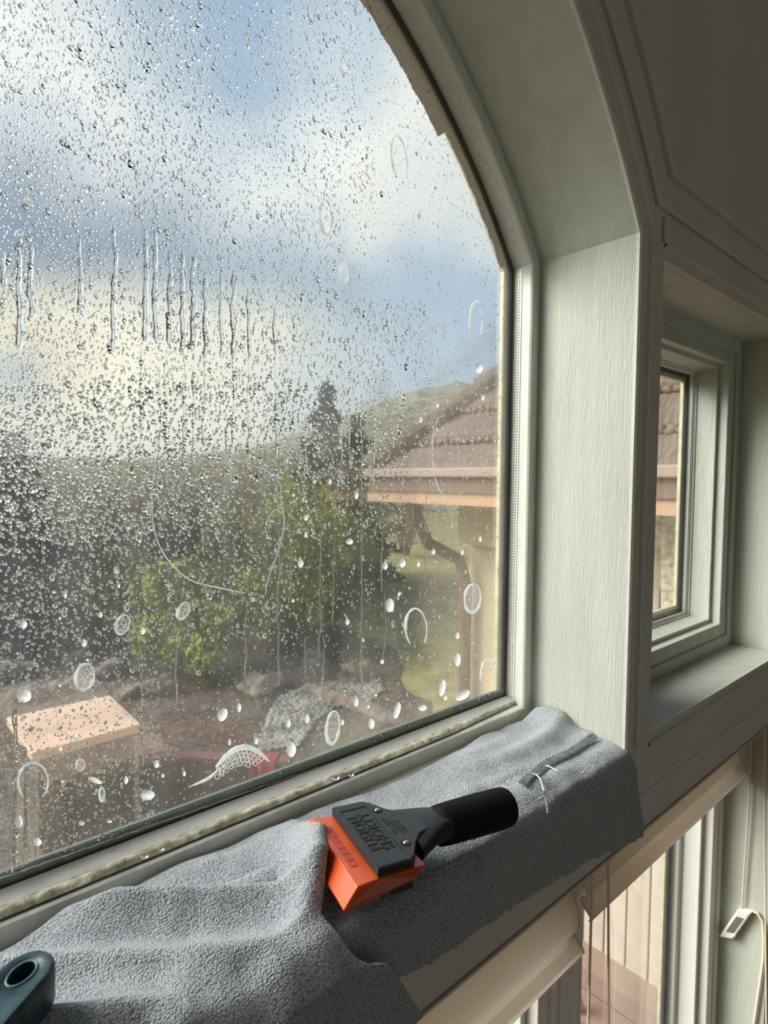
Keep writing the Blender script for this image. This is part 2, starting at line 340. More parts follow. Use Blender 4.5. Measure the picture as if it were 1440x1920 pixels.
# casing on the room face: rounded bead round the arched opening, flat board, outer mouldings
def arc_path(i, n=30):                      # right half only: from the sill up over the crown
    r = R0-i; a = math.acos(max(-1, min(1, (5.3-i)/r))); pts = [(-i, -.02)]
    for k in range(n+1):
        t = a+(math.pi/2-a)*k/n; pts.append((CX+r*math.cos(t), CZ+r*math.sin(t)))
    return pts
def arc_from(i, z0, n=30):                  # offsets outside the opening, starting at height z0
    r = R0-i; a = math.asin((z0-CZ)/r); return [(CX+r*math.cos(a+(math.pi/2-a)*k/n), CZ+r*math.sin(a+(math.pi/2-a)*k/n)) for k in range(n+1)]
def strip(path, prof):
    return MB().grid([[(x, y, z) for (x, z) in path(i)] for (i, y) in prof])
cas = strip(arc_path, [(0, .0), (0, -.03), (-.02, -.045), (-.13, -.045), (-.15, -.075), (-.17, -.085), (-.19, -.075), (-.2, -.03), (-.2, 0)])
struct('trim_1', cas, M['paint'])
# flat casing face beyond the bead (post, head and arch band)
fl = MB(); fl.box(.2, W0, -.03, 0, -.56, 4.75); fl.box(0, .2, -.03, 0, -.56, -.02)
struct('trim_2', fl, M['paint'], bevel=.008)
def outer(i0, z0): return lambda i: arc_from(i+i0, z0)
om = MB()
for base, z0, pr in ((-.47, 5.05, [(0, 0), (0, -.035), (-.04, -.055), (-.06, -.02), (-.10, -.045), (-.13, -.02), (-.13, 0)]),
                     (-.86, 5.38, [(0, 0), (-.01, -.045), (-.06, -.075), (-.10, -.03), (-.15, -.02), (-.15, 0)])):
    om.grid([[(x, y, z) for (x, z) in arc_from(base+i, z0-i*.9)] for (i, y) in pr])
    xs = arc_from(base, z0)[0][0]
    om.grid([[(CX+math.sqrt((R0-base-i)**2-(z0-i*.9-CZ)**2), y, z0-i*.9), (24, y, z0-i*.9)] for (i, y) in pr])
struct('trim_3', om, M['paint'])
hd = MB(); hd.box(W0, 24, -.03, 0, 4.72, 5.0)
struct('trim_4', hd, M['paint'], bevel=.008)
# bead round the right opening: head and sill
b1 = MB()
b1.grid([[(W0, y, z), (W1+.1, y, z)] for (y, z) in ((-.03, 4.75), (-.055, 4.735), (-.05, 4.715), (-.01, 4.70), (-.005, 4.61), (.02, 4.6))])
b1.grid([[(W0, y, z), (W1+.1, y, z)] for (y, z) in ((.02, .004), (-.01, 0), (-.015, -.07), (-.045, -.085), (-.05, -.105), (-.03, -.115))])
struct('trim_5', b1, M['paint'])
# apron below the sills: upper board, groove, lower board with a thin lip at its foot
ap = MB(); ap.box(W0, 24, -.03, 0, -.56, -.1); ap.box(XL, 0, -.03, 0, -.56, -.02)
struct('trim_6', ap, M['paint'], bevel=.008)
lb = MB(); lb.box(-28, 24, -.02, 0, -.93, -.575); lb.box(-28, 24, -.035, .1, -.965, -.94)
struct('trim_7', lb, M['paint'], bevel=.006)
# painted sill boards
sl = MB(); sl.box(XL, -.001, -.005, 1.0, 0, .004)
struct('trim_8', sl, M['paint'])

# window 1, arched
w1 = shell('window_1')
AO = arch_outline
obj('frame_stop', loft(AO, [(0, 1.02), (.0, 1.0), (.125, 1.0), (.135, 1.02), (.13, 1.16), (.13, 1.30), (0, 1.30)]), M['stop'], w1)
obj('gasket', loft(AO, [(.12, 1.232), (.185, 1.232), (.185, 1.255), (.12, 1.255)]), M['gasket'], w1)
obj('sash_frame', loft(AO, [(.12, 1.256), (.235, 1.256), (.25, 1.27), (.25, 1.31), (.12, 1.31)]), M['vinyl'], w1)
bt = MB(); bt.hexa([(XL+.14, 1.12, .13), (-.135, 1.12, .13), (-.135, 1.12, .165), (XL+.14, 1.12, .165)], [(XL+.14, 1.209, .13), (-.135, 1.209, .13), (-.135, 1.209, .205), (XL+.14, 1.209, .205)])
obj('glazing_bead', bt, M['vinylw'], w1)
bt = MB(); bt.box(XL+.14, -.135, 1.233, 1.2555, .15, .285)
obj('bottom_spacer', bt, M['gasket2'], w1)
gp = MB(); pts = AO(.12); gp.prism([(x, z) for x, z in pts], 1, 1.216, 1.228)
pane = obj('glass_pane', gp, M['wetpane'], w1)
# perforated white spacer seen edge-on along the right stile
ps = MB()
ps.box(-.137, -.129, 1.125, 1.205, .2, 4.66)
sp_o = obj('spacer', ps, M['vinylw'], w1)
ph = MB()
for k in range(150):
    for yy in (1.15, 1.18):
        z = .25+k*.029; ph.box(-.1385, -.1375, yy-.006, yy+.006, z-.006, z+.006)
obj('spacer_holes', ph, M['gasket'], sp_o)['kind'] = 'stuff'
# crackled seal residue along the right of the arch
fo = MB(); rows = []
na = 320; a_lo, a_hi = math.radians(33.6), math.radians(90)
for k in range(na+1):
    t = a_lo+(a_hi-a_lo)*k/na; r0 = R0-.24
    wdt = (.235 if math.degrees(t) > 46.4 else .12)+.022*mn.noise(Vector((k*.12, 0, 0)))+.014*mn.noise(Vector((k*.8, 4, 0)))
    rows.append([(CX+(r0-wdt*j/3)*math.cos(t), 1.211-.004*(j in (1, 2))-.003*mn.noise(Vector((k*.7, j, 1))), CZ+(r0-wdt*j/3)*math.sin(t)) for j in range(4)])
obj('seal_residue', fo.grid(rows), M['foil'], w1)
# dirty beaded caulk on the bottom ledge
cg = []; nx = 420
for i in range(nx+1):
    x = -8+(-.14+8)*i/nx; row = []
    for j in range(7):
        y = 1.03+(1.125-1.03)*j/6
        if x > -1.2: y = y+(1.125-y)*min(.75, (x+1.2)*.7)
        z = .158+.022*math.sin(math.pi*j/6)+.014*mn.noise(Vector((x*9, y*9, 0)))+.008*mn.noise(Vector((x*26, y*26, 2)))
        if j in (0,): z = .15
        row.append((x, y, z))
    cg.append(row)
obj('caulk', MB().grid(cg), M['dirty'], w1, smooth=True)

# window 2, upper right
def rect(x0, x1, z0, z1): return lambda i: [(x0+i, z0+i), (x1-i, z0+i), (x1-i, z1-i), (x0+i, z1-i)]
w2 = shell('window_2'); R2 = rect(W0, W1, 0, 4.61)
obj('frame', loft(R2, [(0, .655), (.15, .655), (.165, .665), (.165, .70), (.345, .70), (.355, .71), (.355, .84), (.405, .84), (.41, .85), (.42, 1.12), (.44, 1.12), (.44, 1.15), (.46, 1.15), (.46, 1.30), (0, 1.30)]), M['jamb'], w2, bevel=.006)
obj('glazing_bead', loft(R2, [(.455, 1.17), (.475, 1.17), (.475, 1.215), (.455, 1.215)]), M['vinylw'], w2)
obj('gasket', loft(R2, [(.45, 1.237), (.52, 1.237), (.52, 1.26), (.45, 1.26)]), M['gasket'], w2)
obj('sash_frame', loft(R2, [(.45, 1.262), (.58, 1.262), (.58, 1.31), (.45, 1.31)]), M['vinyl'], w2)
obj('glass_pane', MB().prism(R2(.45), 1, 1.22, 1.235), M['pane'], w2)
# windows 3 and 4 under the beam
def lowwin(name, x0, x1):
    w = shell(name); Rr = rect(x0, x1, ZF, ZB)
    obj('frame', loft(Rr, [(0, .66), (.12, .66), (.14, .70), (.30, .70), (.32, .84), (.40, .84), (.42, 1.1), (.5, 1.12), (.5, 1.30), (0, 1.30)]), M['vinylw'], w, bevel=.01)
    obj('gasket', loft(Rr, [(.49, 1.237), (.56, 1.237), (.56, 1.26), (.49, 1.26)]), M['gasket2'], w)
    obj('sash_frame', loft(Rr, [(.49, 1.262), (.66, 1.262), (.66, 1.31), (.49, 1.31)]), M['vinyl'], w)
    obj('glass_pane', MB().prism(Rr(.49), 1, 1.22, 1.235), M['pane'], w)
lowwin('window_3', .36, W1); lowwin('window_4', XL, .1)
mu = MB(); mu.box(.1, .36, .62, TH, ZF, ZB)
struct('trim_9', mu, M['vinylw'], bevel=.015)

# the room behind the camera: floor, ceiling, walls; a wide opening in the back wall lets daylight in
zf, zt = ZF*S, ZT*S
struct('floor', MB().box(-4, 3.4, -4.2, 0, zf-.1, zf), M['floorm'], scale=1)
struct('ceiling', MB().box(-4, 3.4, -4.2, .2, zt, zt+.1), M['ceil'], scale=1)
struct('wall_right', MB().box(3.36, 3.5, -4.2, 0, zf, zt), M['wallp'], scale=1)
struct('wall_left', MB().box(-4.1, -3.92, -4.2, 0, zf, zt), M['wallp'], scale=1)
bw = MB(); bw.box(-4, -2.6, -4.3, -4.2, zf, zt); bw.box(2.2, 3.4, -4.3, -4.2, zf, zt); bw.box(-2.6, 2.2, -4.3, -4.2, zf, zf+.8); bw.box(-2.6, 2.2, -4.3, -4.2, zf+2.6, zt)
struct('wall_back', bw, M['wallp'], scale=1)

# ------------------------------------------------------------------ towels
def f2(x, y, s=0): return mn.noise(Vector((x, y, s)))
def drape(name, label, xr, xl, top_h, back_y, bottom, y_front=-.1, n=(210, 120), seed=0.):
    """xl/xr(v): edges as functions of the way down the cloth; top_h(x,y): height over the sill; bottom(x): foot height."""
    NX, NV = n; P = []
    for i in range(NX+1):
        row = []
        for j in range(NV+1):
            v = j/NV; x = xl(v)+(xr(v)-xl(v))*i/NX
            yb = back_y(x); lt = yb+.02; zb = bottom(x); lf = -zb; tot = lt+lf
            s_ = v*tot
            if s_ < lt:
                y = yb-s_; z = top_h(x, y)
                k = max(0, 1-(y+.02)/.16)                       # rounding over the nose of the sill
                z -= .05*k*k
                y += 0
            else:
                q = s_-lt; z0 = top_h(x, -.02)-.05
                z = z0*(1-min(1, q/.5))-q*(1) + 0
                y = -.02+(y_front+.02)*min(1, q/.16)**.6
                y -= .035*math.sin(x*2.1+seed)*min(1, q/.5)**1+.02*f2(x*3, z*2, seed)*min(1, q/.3)+.012*f2(x*9, z*7, seed+3)*min(1, q/.3)
                y -= .02
            row.append((x, y, z))
        P.append(row)
    # ragged foot
    for i in range(NX+1):
        x, y, z = P[i][-1]; P[i][-1] = (x, y, z+.018*f2(x*22, 0, seed))
    return P
def right_h(x, y):
    h = .05+.03*f2(x*1.6, y*2.2, 1)+.022*f2(x*5, y*5, 2)
    h += .13*math.exp(-((x+.05)/.22)**2-((y-.78)/.22)**2)                    # bunched up into the corner
    h += .07*math.exp(-((y-.60-.10*math.sin(x*2.2))/.10)**2)*(.5+.5*math.sin(x*1.7+2.2))   # long ridge behind the tool
    h += .06*math.exp(-((x+1.25)/.35)**2-((y-.72)/.12)**2)
    h -= .03*math.exp(-((y-.22-.05*math.sin(x*3))/.06)**2)
    h += .012*math.sin(11*x+6*y)*math.exp(-((y-.35)/.25)**2)
    return max(h, .04)
Pr = drape('r', '', lambda v: (-.012 if v < .42 else -.012+.2*min(1, (v-.42)/.5)), lambda v: -3.75, right_h,
           lambda x: .90-.05*math.sin(x*2.6)+(0 if x < -.3 else -.03), lambda x: -.86+.135*(.18-x)+.03*f2(x*1.3, 0, 5), n=(250, 110), seed=.6)
tr_ = thing('grey_towel', 'flat grey microfibre towel under the squeegee, draped over the sill up to the white jamb', 'towel', (-1.5*S, .4*S, .003))
obj('cloth', MB().grid(Pr), M['towel'], tr_, smooth=True, solid=.022)
# woven hem band across the right end, with stitches
hb = []; hs = MB(); hc = []
def hz(x, y): return right_h(x, y)-.05*max(0, 1-(y+.02)/.16)**2+.024
hp_ = [at(*q, 2, .09) for q in ((1114, 1378), (1104, 1383), (1095, 1388), (1080, 1398), (1066, 1407), (1052, 1413), (1036, 1419), (1020, 1429), (1004, 1443), (988, 1458), (976, 1470))]
for a_, b_ in zip(hp_, hp_[1:]):
    for k in range(6): hc.append(a_+(b_-a_)*k/6)
for k, c_ in enumerate(hc):
    n_ = hc[min(k+1, len(hc)-1)]-hc[max(k-1, 0)]; n_ = np.array([n_[1], -n_[0]])/np.hypot(n_[0], n_[1])
    q = [(c_[0]+n_[0]*w, c_[1]+n_[1]*w) for w in (-.034, -.02, 0, .02, .034)]
    hb.append([(x, y, hz(x, y)+.006) for x, y in q])
    if k % 2 == 0: hs.tube([(x, y, hz(x, y)+.012) for x, y in (q[0], q[2], q[4])], .006, 5)
hem = obj('hem_band', MB().grid(hb), M['hem'], tr_, smooth=True); hem['label'] = 'darker woven band sewn across the towel'
obj('stitches', hs, M['hem'], hem)['kind'] = 'stuff'
def surf_r(px, py):
    p = at(px, py, 2, .07)
    if p[1] < .04: p = at(px, py, 1, -.155)
    else: p = np.array([p[0], p[1], right_h(p[0], p[1])+.035])
    return tuple(p)
for pts_, w_, lb_ in ((((996, 1457), (1006, 1459), (1014, 1468), (1020, 1482), (1024, 1497), (1026, 1510), (1027, 1524)), .006, 'long loose white thread'), (((1024, 1436), (1034, 1444), (1045, 1451)), .005, 'short loose white thread')):
    th = MB(); th.tube([surf_r(*q) for q in pts_], w_, 6); obj('loose_thread', th, M['thread'], tr_)['label'] = lb_

def left_h(x, y):
    h = .085+.03*f2(x*1.5, y*1.8, 7)
    d = (x+3.32)
    xe_ = lr(max(0, min(.6, (.93-y)/1.57))); h += .24*math.exp(-((x-xe_+.06)/.17)**2)*math.exp(-((y-.33)/.33)**2)
    u = (x+4.2)*.62+(y-.3)*.95                                             # diagonal folds
    h += .075*math.exp(-((u+.02)/.09)**2)+.09*math.exp(-((u-.42)/.085)**2)-.04*math.exp(-((u-.2)/.08)**2)+.07*math.exp(-((u+.36)/.075)**2)+.05*math.exp(-((u+.70)/.07)**2)
    h += .04*math.sin(u*11+x*2)*math.exp(-((x+3.9)/.6)**2)*.5+.012*f2(x*6, y*6, 9)
    if y > .8: h *= 1-.5*(y-.8)/.2
    return max(h, .03)
def lr(v):
    pts = [(0, -3.03), (.22, -3.05), (.35, -3.13), (.49, -3.27), (.58, -3.43), (.66, -3.36), (.74, -3.16), (1, -2.9)]
    for (a, xa), (b, xb) in zip(pts, pts[1:]):
        if v <= b: return xa+(xb-xa)*(v-a)/(b-a)
    return -2.9
Pl = drape('l', '', lr, lambda v: -7.2, left_h, lambda x: .93+.02*math.sin(x*3), lambda x: -.62-.06*(-2.9-x)*1.0, y_front=-.2, n=(300, 110), seed=2.1)
Pl = [[(x, y-(.03 if y < 0 else 0), z+(.012 if y > 0 else 0)) for (x, y, z) in r] for r in Pl]
tl_ = obj('grey_towel', MB().grid(Pl), M['towel'], None, smooth=True, solid=.03)
tag(tl_, 'rumpled grey microfibre towel in front, its folded edge covering the corner of the orange blade', 'towel')

# ------------------------------------------------------------------ squeegee
SQ = Vector((-3.045, .128, .345)); ex = Vector((.966, -.258, -.035)).normalized(); ey = Vector((.258, .966, 0)).normalized(); ez = ex.cross(ey).normalized()
def sq(a, b, c): return SQ+ex*a+ey*b+ez*c
sqz = thing('squeegee', 'black hand squeegee with a thick orange rubber blade lying on the towels', 'squeegee', (SQ.x*S, SQ.y*S, .03), )
h = MB()
out = [(-.055, -.345), (-.055, .345), (.155, .345), (.20, .31), (.26, .21), (.33, .14), (.42, .11), (.42, -.11), (.33, -.14), (.27, -.20), (.20, -.31), (.155, -.345)]
n_ = len(out)
h.add([sq(a, b, 0) for a, b in out]+[sq(a, b, -.06) for a, b in out], [tuple(range(n_)), tuple(range(2*n_-1, n_-1, -1))]+[(i, i+n_, (i+1) % n_+n_, (i+1) % n_) for i in range(n_)])
clamp = obj('clamp_plate', h, M['blackp'], sqz, bevel=.012)
# lower jaw under the blade
lj = MB(); lo = [(.03, -.345), (.03, .345), (.17, .345), (.30, .16), (.40, .10), (.40, -.10), (.30, -.16), (.17, -.345)]; n_ = len(lo)
lj.add([sq(a, b, -.125) for a, b in lo]+[sq(a+.02, b*.96, -.20) for a, b in lo], [tuple(range(n_)), tuple(range(2*n_-1, n_-1, -1))]+[(i, i+n_, (i+1) % n_+n_, (i+1) % n_) for i in range(n_)])
obj('lower_jaw', lj, M['blackp'], sqz, bevel=.015)
# neck: lofted from the flat plate up to the round grip
nk = MB(); rows = []
for k in range(11):
    t = k/10; a = .30+.42*t; w = .17*(1-t)**1.5+.088; hh = .05+.04*t; cz = -.07-.02*t+.02*math.sin(t*math.pi); cb = 0
    rows.append([sq(a, cb+w*math.copysign(abs(math.cos(q))**.7, math.cos(q)), cz+hh*math.copysign(abs(math.sin(q))**.8, math.sin(q))*1.05) for q in [2*math.pi*j/20 for j in range(20)]])
nk.grid(rows, True); nk.add(rows[0], [tuple(range(20))]); nk.add(rows[-1], [tuple(range(19, -1, -1))])
obj('neck', nk, M['blackp'], sqz, smooth=True)
gr = MB(); gp_ = [sq(.54+.62*t, .01+.02*t, -.085-.0*t) for t in [0, .02, .1, .3, .5, .7, .85, .93, .97, .99, 1.0]]
gr.tube(gp_, [.104, .122, .127, .130, .132, .133, .133, .130, .118, .098, .055], 28)
obj('foam_grip', gr, M['foam_grip'], sqz, smooth=True)['label'] = 'soft black foam handle grip'
# orange blade: a thick wedge clamped between plate and jaw
bl = MB(); hw = .365
prof = [(.26, -.062), (-.03, -.062), (-.185, -.055), (-.265, -.165), (-.25, -.185), (.20, -.125)]
A = [sq(a, -hw*(1 if i in (2, 3, 4) else .93), c) for i, (a, c) in enumerate(prof)]; B = [sq(a, hw*(1 if i in (2, 3, 4) else .93), c) for i, (a, c) in enumerate(prof)]
n_ = len(prof)
# slightly hollow upper face
mid = []
bl.add(A+B, [tuple(range(n_)), tuple(range(2*n_-1, n_-1, -1))]+[(i, i+n_, (i+1) % n_+n_, (i+1) % n_) for i in range(n_)])
blade = obj('rubber_blade', bl, M['orange'], sqz, bevel=.006); blade['label'] = 'thick translucent orange rubber blade'
# faded print on the blade
pr_ = MB(); rr = random.Random(3)
for k in range(7):
    b0 = -.20+k*.062; pr_.hexa([sq(-.150+.035*0, b0, -.0565), sq(-.105, b0, -.0572), sq(-.105, b0+.05, -.0572), sq(-.155, b0+.05, -.0565)], [sq(-.155, b0, -.0545), sq(-.105, b0, -.0552), sq(-.105, b0+.05, -.0552), sq(-.155, b0+.05, -.0545)])
for i in range(6):
    for j in range(11):
        if rr.random() < .85:
            a = -.085+.016*i; b0 = -.20+.018*j+.004*rr.random(); pr_.add([sq(a, b0, -.0565), sq(a+.008, b0, -.0565), sq(a+.008, b0+.009, -.0565), sq(a, b0+.009, -.0565)], [(0, 1, 2, 3)])
obj('blade_print', pr_, M['print'], blade)
# rivet holes
for (a, b) in ((.205, .195), (.205, -.195)):
    rm = MB(); rm.tube([sq(a, b, -.01), sq(a, b, .004)], [.032, .032], 20); ro = obj('rivet_hole', rm, M['blackd'], clamp)
    rm = MB(); rm.ball(sq(a, b, .003), .019, 14, 8, sq=(1, 1, .5)); obj('rivet', rm, M['steel'], clamp, smooth=True)
# lettering pressed into the plate: FUSION over SHORTY, read from the handle side of the near corner
def text_on(txt, size, a, b, name, parent, m_, ext=.002):
    cu = bpy.data.curves.new(name, 'FONT'); cu.body = txt; cu.size = size*S; cu.extrude = ext*S; cu.align_x = 'CENTER'; cu.align_y = 'CENTER'; cu.offset = .0006*S*3
    cu.space_character = 1.12
    o = bpy.data.objects.new(name+'_t', cu); COL.objects.link(o)
    dg = bpy.context.evaluated_depsgraph_get(); me = bpy.data.meshes.new_from_object(o.evaluated_get(dg)); bpy.data.objects.remove(o)
    X = ey; Y = -ex; Mx = Matrix((X, Y, ez)).transposed()          # text runs along +ey with its top towards the blade
    c = (sq(a, b, .0015))*S - Vector(parent['_o'])
    for v in me.vertices: v.co = Mx @ Vector((v.co.x, v.co.y, v.co.z)) + c
    me.materials.clear(); me.materials.append(m_)
    r = bpy.data.objects.new(name, me); COL.objects.link(r); r.parent = parent; return r
text_on('FUSION', .1, .022, -.005, 'lettering', clamp, M['blackd'])
text_on('SHORTY', .1, .1, -.005, 'lettering', clamp, M['blackd'])
fr = MB()
def bar(a0, b0, a1, b1, w=.004): fr.hexa([sq(a0, b0, -.001), sq(a1, b0, -.001), sq(a1, b1, -.001), sq(a0, b1, -.001)], [sq(a0, b0, .003), sq(a1, b0, .003), sq(a1, b1, .003), sq(a0, b1, .003)])
bar(-.03, .262, .155, .274); bar(.151, -.262, .155, .274); bar(-.03, .225, -.024, .274)
obj('logo_box', fr, M['blackd'], clamp)
sm = MB(); rr = random.Random(5)
for i in range(4):
    for j in range(9-i):
        a = .185+i*.026; b = -.10+j*.023+rr.random()*.006
        if rr.random() < .82: sm.hexa([sq(a, b, -.001), sq(a+.014, b, -.001), sq(a+.014, b+.005+.008*rr.random(), -.001), sq(a, b+.008, -.001)], [sq(a, b, .0025), sq(a+.014, b, .0025), sq(a+.014, b+.009, .0025), sq(a, b+.008, .0025)])
obj('small_marks', sm, M['blackd'], clamp)['kind'] = 'stuff'

# teal tool handle, lower left
tz = .36; tx = Vector((-.80, -.62, -.04)).normalized(); ty = Vector((.62, -.80, 0)).normalized(); tzv = tx.cross(ty)*-1
tzv = Vector((0, 0, 1)); T0 = Vector((-4.815, .275, tz))
def tp(a, b, c): return T0+tx*a+ty*b+tzv*c
tm = MB(); ring_o = []; ring_i = []; nn = 48
for k in range(nn):
    q = 2*math.pi*k/nn; ca, sa = math.cos(q), math.sin(q)
    ring_i.append((.062*ca, .046*sa)); a = .135*ca; 
    if ca > 0: a = 1.5 if abs(sa) < .999 else 0
    ring_o.append((a if ca > 0 else .135*ca, .118*sa if ca <= 0 else .118*math.copysign(min(1, abs(sa)*1.6 if abs(sa) < .6 else 1), sa) if abs(sa) > 1e-6 else 0))
rows = [[tp(a*.9 if a < 0 else a, b*.9, 0) for a, b in ring_o], [tp(a, b, -.02) for a, b in ring_o], [tp(a, b, -.16) for a, b in ring_o], [tp(a*.92 if a < 0 else a, b*.92, -.18) for a, b in ring_o],
        [tp(a, b, -.18) for a, b in ring_i], [tp(a, b, -.01) for a, b in ring_i], [tp(a*1.08, b*1.1, 0) for a, b in ring_i], [tp(a*.9 if a < 0 else a, b*.9, 0) for a, b in ring_o]]
tm.grid(rows, True)
teal = thing('scraper_handle', 'dark teal plastic tool handle end with an oval hanging hole', 'tool', (T0.x*S, T0.y*S, .02))
obj('handle_body', tm, M['teal'], teal, smooth=True)
rim = MB(); rim.tube([tp(.066*math.cos(2*math.pi*k/32), .050*math.sin(2*math.pi*k/32), .001) for k in range(33)], .005, 6, cap=False)
obj('hole_rim', rim, M['tealc'], teal, smooth=True)

# ------------------------------------------------------------------ blinds and cords below
def valance(x0, x1, label, gname):
    prof = [(.62, -1.00), (.58, -1.35), (.55, -1.62), (.50, -1.78), (.462, -1.90), (.448, -2.0), (.452, -2.075), (.49, -2.11), (.51, -2.15), (.475, -2.20), (.40, -2.265), (.388, -2.30), (.41, -2.32)]
    dz = 0 if x0 < 0 else .27
    prof = [(y, z+dz if z < -1.2 else z) for y, z in prof]
    t = thing('blind_valance', label, 'blind', ((x0+x1)/2*S, .5*S, -1.0*S), 'cream blind valances under the beam')
    mb = MB().grid([[(x, y, z) for (y, z) in prof] for x in (x0, x1)]); obj('valance_board', mb, M['shade'], t)
    e_ = MB(); xe = x1 if x0 < 0 else x0; e_.prism([(y-.004, z) for y, z in prof]+[(y+.02, z) for y, z in prof[::-1]], 0, xe-.012, xe+.012); obj('end_cap', e_, M['shade'], t)
valance(-9.9, .12, 'cream blind valance below the arched window, nearer the camera', 0)
valance(.27, 4.72, 'shorter cream blind valance below the small right window', 1)
def cord(label, pts, r, name='pull_cord', group=None):
    mb = MB(); 
    P_ = []
    for a, b in zip(pts, pts[1:]):
        for k in range(12): P_.append(Vector(a).lerp(Vector(b), k/12))
    P_.append(Vector(pts[-1])); mb.tube(P_, r, 8)
    return tag(obj(name, mb, M['cordm'], smooth=True), label, 'cord', group)
a0 = at(1110.5, 1640, 1, .22); a1 = at(1103, 1919, 1, .22)
cord('left of the two tan pull cords in front of the cream valance', [(a0[0]-.0, .22, -.96), tuple(a0), tuple(a1), (a1[0], .22, a1[2]-4)], .013)
a0 = at(1140.5, 1600, 1, .22); a1 = at(1141, 1919, 1, .22)
cord('right of the two tan pull cords in front of the cream valance', [(a0[0], .22, -.96), tuple(a0), tuple(a1), (a1[0]+.05, .22, a1[2]-4)], .013)
a0 = at(1085, 1655, 1, .3); a1 = at(1107, 1712, 1, .3)
tp_ = MB(); tp_.hexa([(a0[0]-.03, .31, -.97), (a0[0]+.05, .31, -.97), (a1[0]+.01, .31, a1[2]), (a1[0]-.01, .31, a1[2])], [(a0[0]-.03, .32, -.97), (a0[0]+.05, .32, -.97), (a1[0]+.01, .32, a1[2]), (a1[0]-.01, .32, a1[2])])
tag(obj('ladder_tape', tp_, M['cordm']), 'short folded cream tape behind the left pull cord', 'tape')
# cords on the right jamb with the white tensioner
xj = W1-.06
q = [at(*p, 0, xj) for p in ((1409, 1385), (1402, 1540), (1390, 1708))]
cord('thin cord running down the jamb to the white tensioner', [(xj, q[0][1], -.96)]+[tuple(p) for p in q], .012)
q = [at(*p, 0, xj+.02) for p in ((1402, 1706), (1420, 1712), (1430, 1728), (1432, 1760), (1431, 1800), (1424, 1850), (1414, 1919))]
cord('grey cord looping out of the white tensioner down the jamb', [tuple(p) for p in q]+[tuple(q[-1]-np.array((0, 0, 3)))], .02)
q = [at(*p, 0, xj) for p in ((1435, 1360), (1434, 1560), (1437, 1919))]
cord('cord at the picture edge on the jamb beyond the white tensioner', [(xj, q[0][1], -.96)]+[tuple(p) for p in q]+[tuple(q[-1]-np.array((0, 0, 3)))], .013)
A_ = [at(*p, 0, xj-.06) for p in ((1383, 1705), (1409, 1712), (1374, 1762), (1347, 1757))]
def sh(P, d): return [(p[0]+d, p[1], p[2]) for p in P]
cl = thing('cord_tensioner', 'small white plastic cord tensioner hanging at a slant on the jamb', 'blind fitting', tuple(np.mean(A_, 0)*S))
cm = MB(); cm.hexa(sh(A_, 0), sh(A_, .12)); obj('housing', cm, M['clip'], cl, bevel=.02)
c_ = np.mean(A_, 0); In = [c_+(p-c_)*.55 for p in A_]
cm = MB(); cm.hexa(sh(In, -.006), sh(In, .01)); obj('label_plate', cm, M['clipd'], cl, bevel=.004)
sc_ = c_+(A_[2]-c_)*.72
cm = MB(); cm.ball((sc_[0]-.01, sc_[1]-.02, sc_[2]+.02), .02, 10, 6); obj('screw', cm, M['clip'], cl, smooth=True)

# ------------------------------------------------------------------ outdoors (metres)
GZ = -3.0
def gz(x, y):
    d = math.hypot(x, y)
    z = GZ+.10*f2(x*.3, y*.3, 1)+.03*f2(x*1.3, y*1.3, 2)
    if d > 14: z += (d-14)*.028
    return z
gr_ = MB(); P_ = []
xs = np.concatenate([np.linspace(-60, -8, 14), np.linspace(-6, 22, 57), np.linspace(25, 80, 14)])
ys = np.concatenate([np.linspace(.5, 26, 60), np.linspace(28, 90, 16)])
for x in xs: P_.append([(x, y, gz(x, y)) for y in ys])
gr_.grid(P_); struct('lawn', gr_, M['lawn'], scale=1, smooth=True)
# brown mulch bed lying on the lawn
def patch(name, m_, cx, cy, rx, ry, rot, hgt, seed, nr=14, na=60, hum=.05):
    P_ = []
    for i in range(nr+1):
        row = []
        for k in range(na):
            t = 2*math.pi*k/na; w = 1+.18*f2(math.cos(t)*2, math.sin(t)*2, seed)
            a, b = rx*w*math.cos(t)*i/nr, ry*w*math.sin(t)*i/nr
            x = cx+a*math.cos(rot)-b*math.sin(rot); y = cy+a*math.sin(rot)+b*math.cos(rot)
            row.append((x, y, gz(x, y)+hgt*(1 if i < nr else -.3)+hum*f2(x*2, y*2, seed)))
        P_.append(row)
    return MB().grid(P_, True)
struct('ground', patch('m', 0, .5, 9.2, 7.0, 5.2, .1, .05, 3), M['mulch'], scale=1, smooth=True)
# hillside behind
hl = MB(); P_ = []
for i in range(70):
    az = math.radians(-40+i*130/69); row = []
    for j in range(12):
        r = 45+j*9; t = j/11
        hh = (7+3*f2(az*2.3, 0, 4)+14*math.exp(-((math.degrees(az)-50)/13)**2)+.9*f2(az*22, 0, 8))*math.sin(min(1, t*1.4)*math.pi/2)
        row.append((r*math.sin(az), r*math.cos(az), -2.4+hh*.95+(0 if j == 0 else .6*f2(az*30, t*6, 5))))
    P_.append(row)
hl.grid(P_); struct('hill', hl, M['hill'], scale=1, smooth=True)

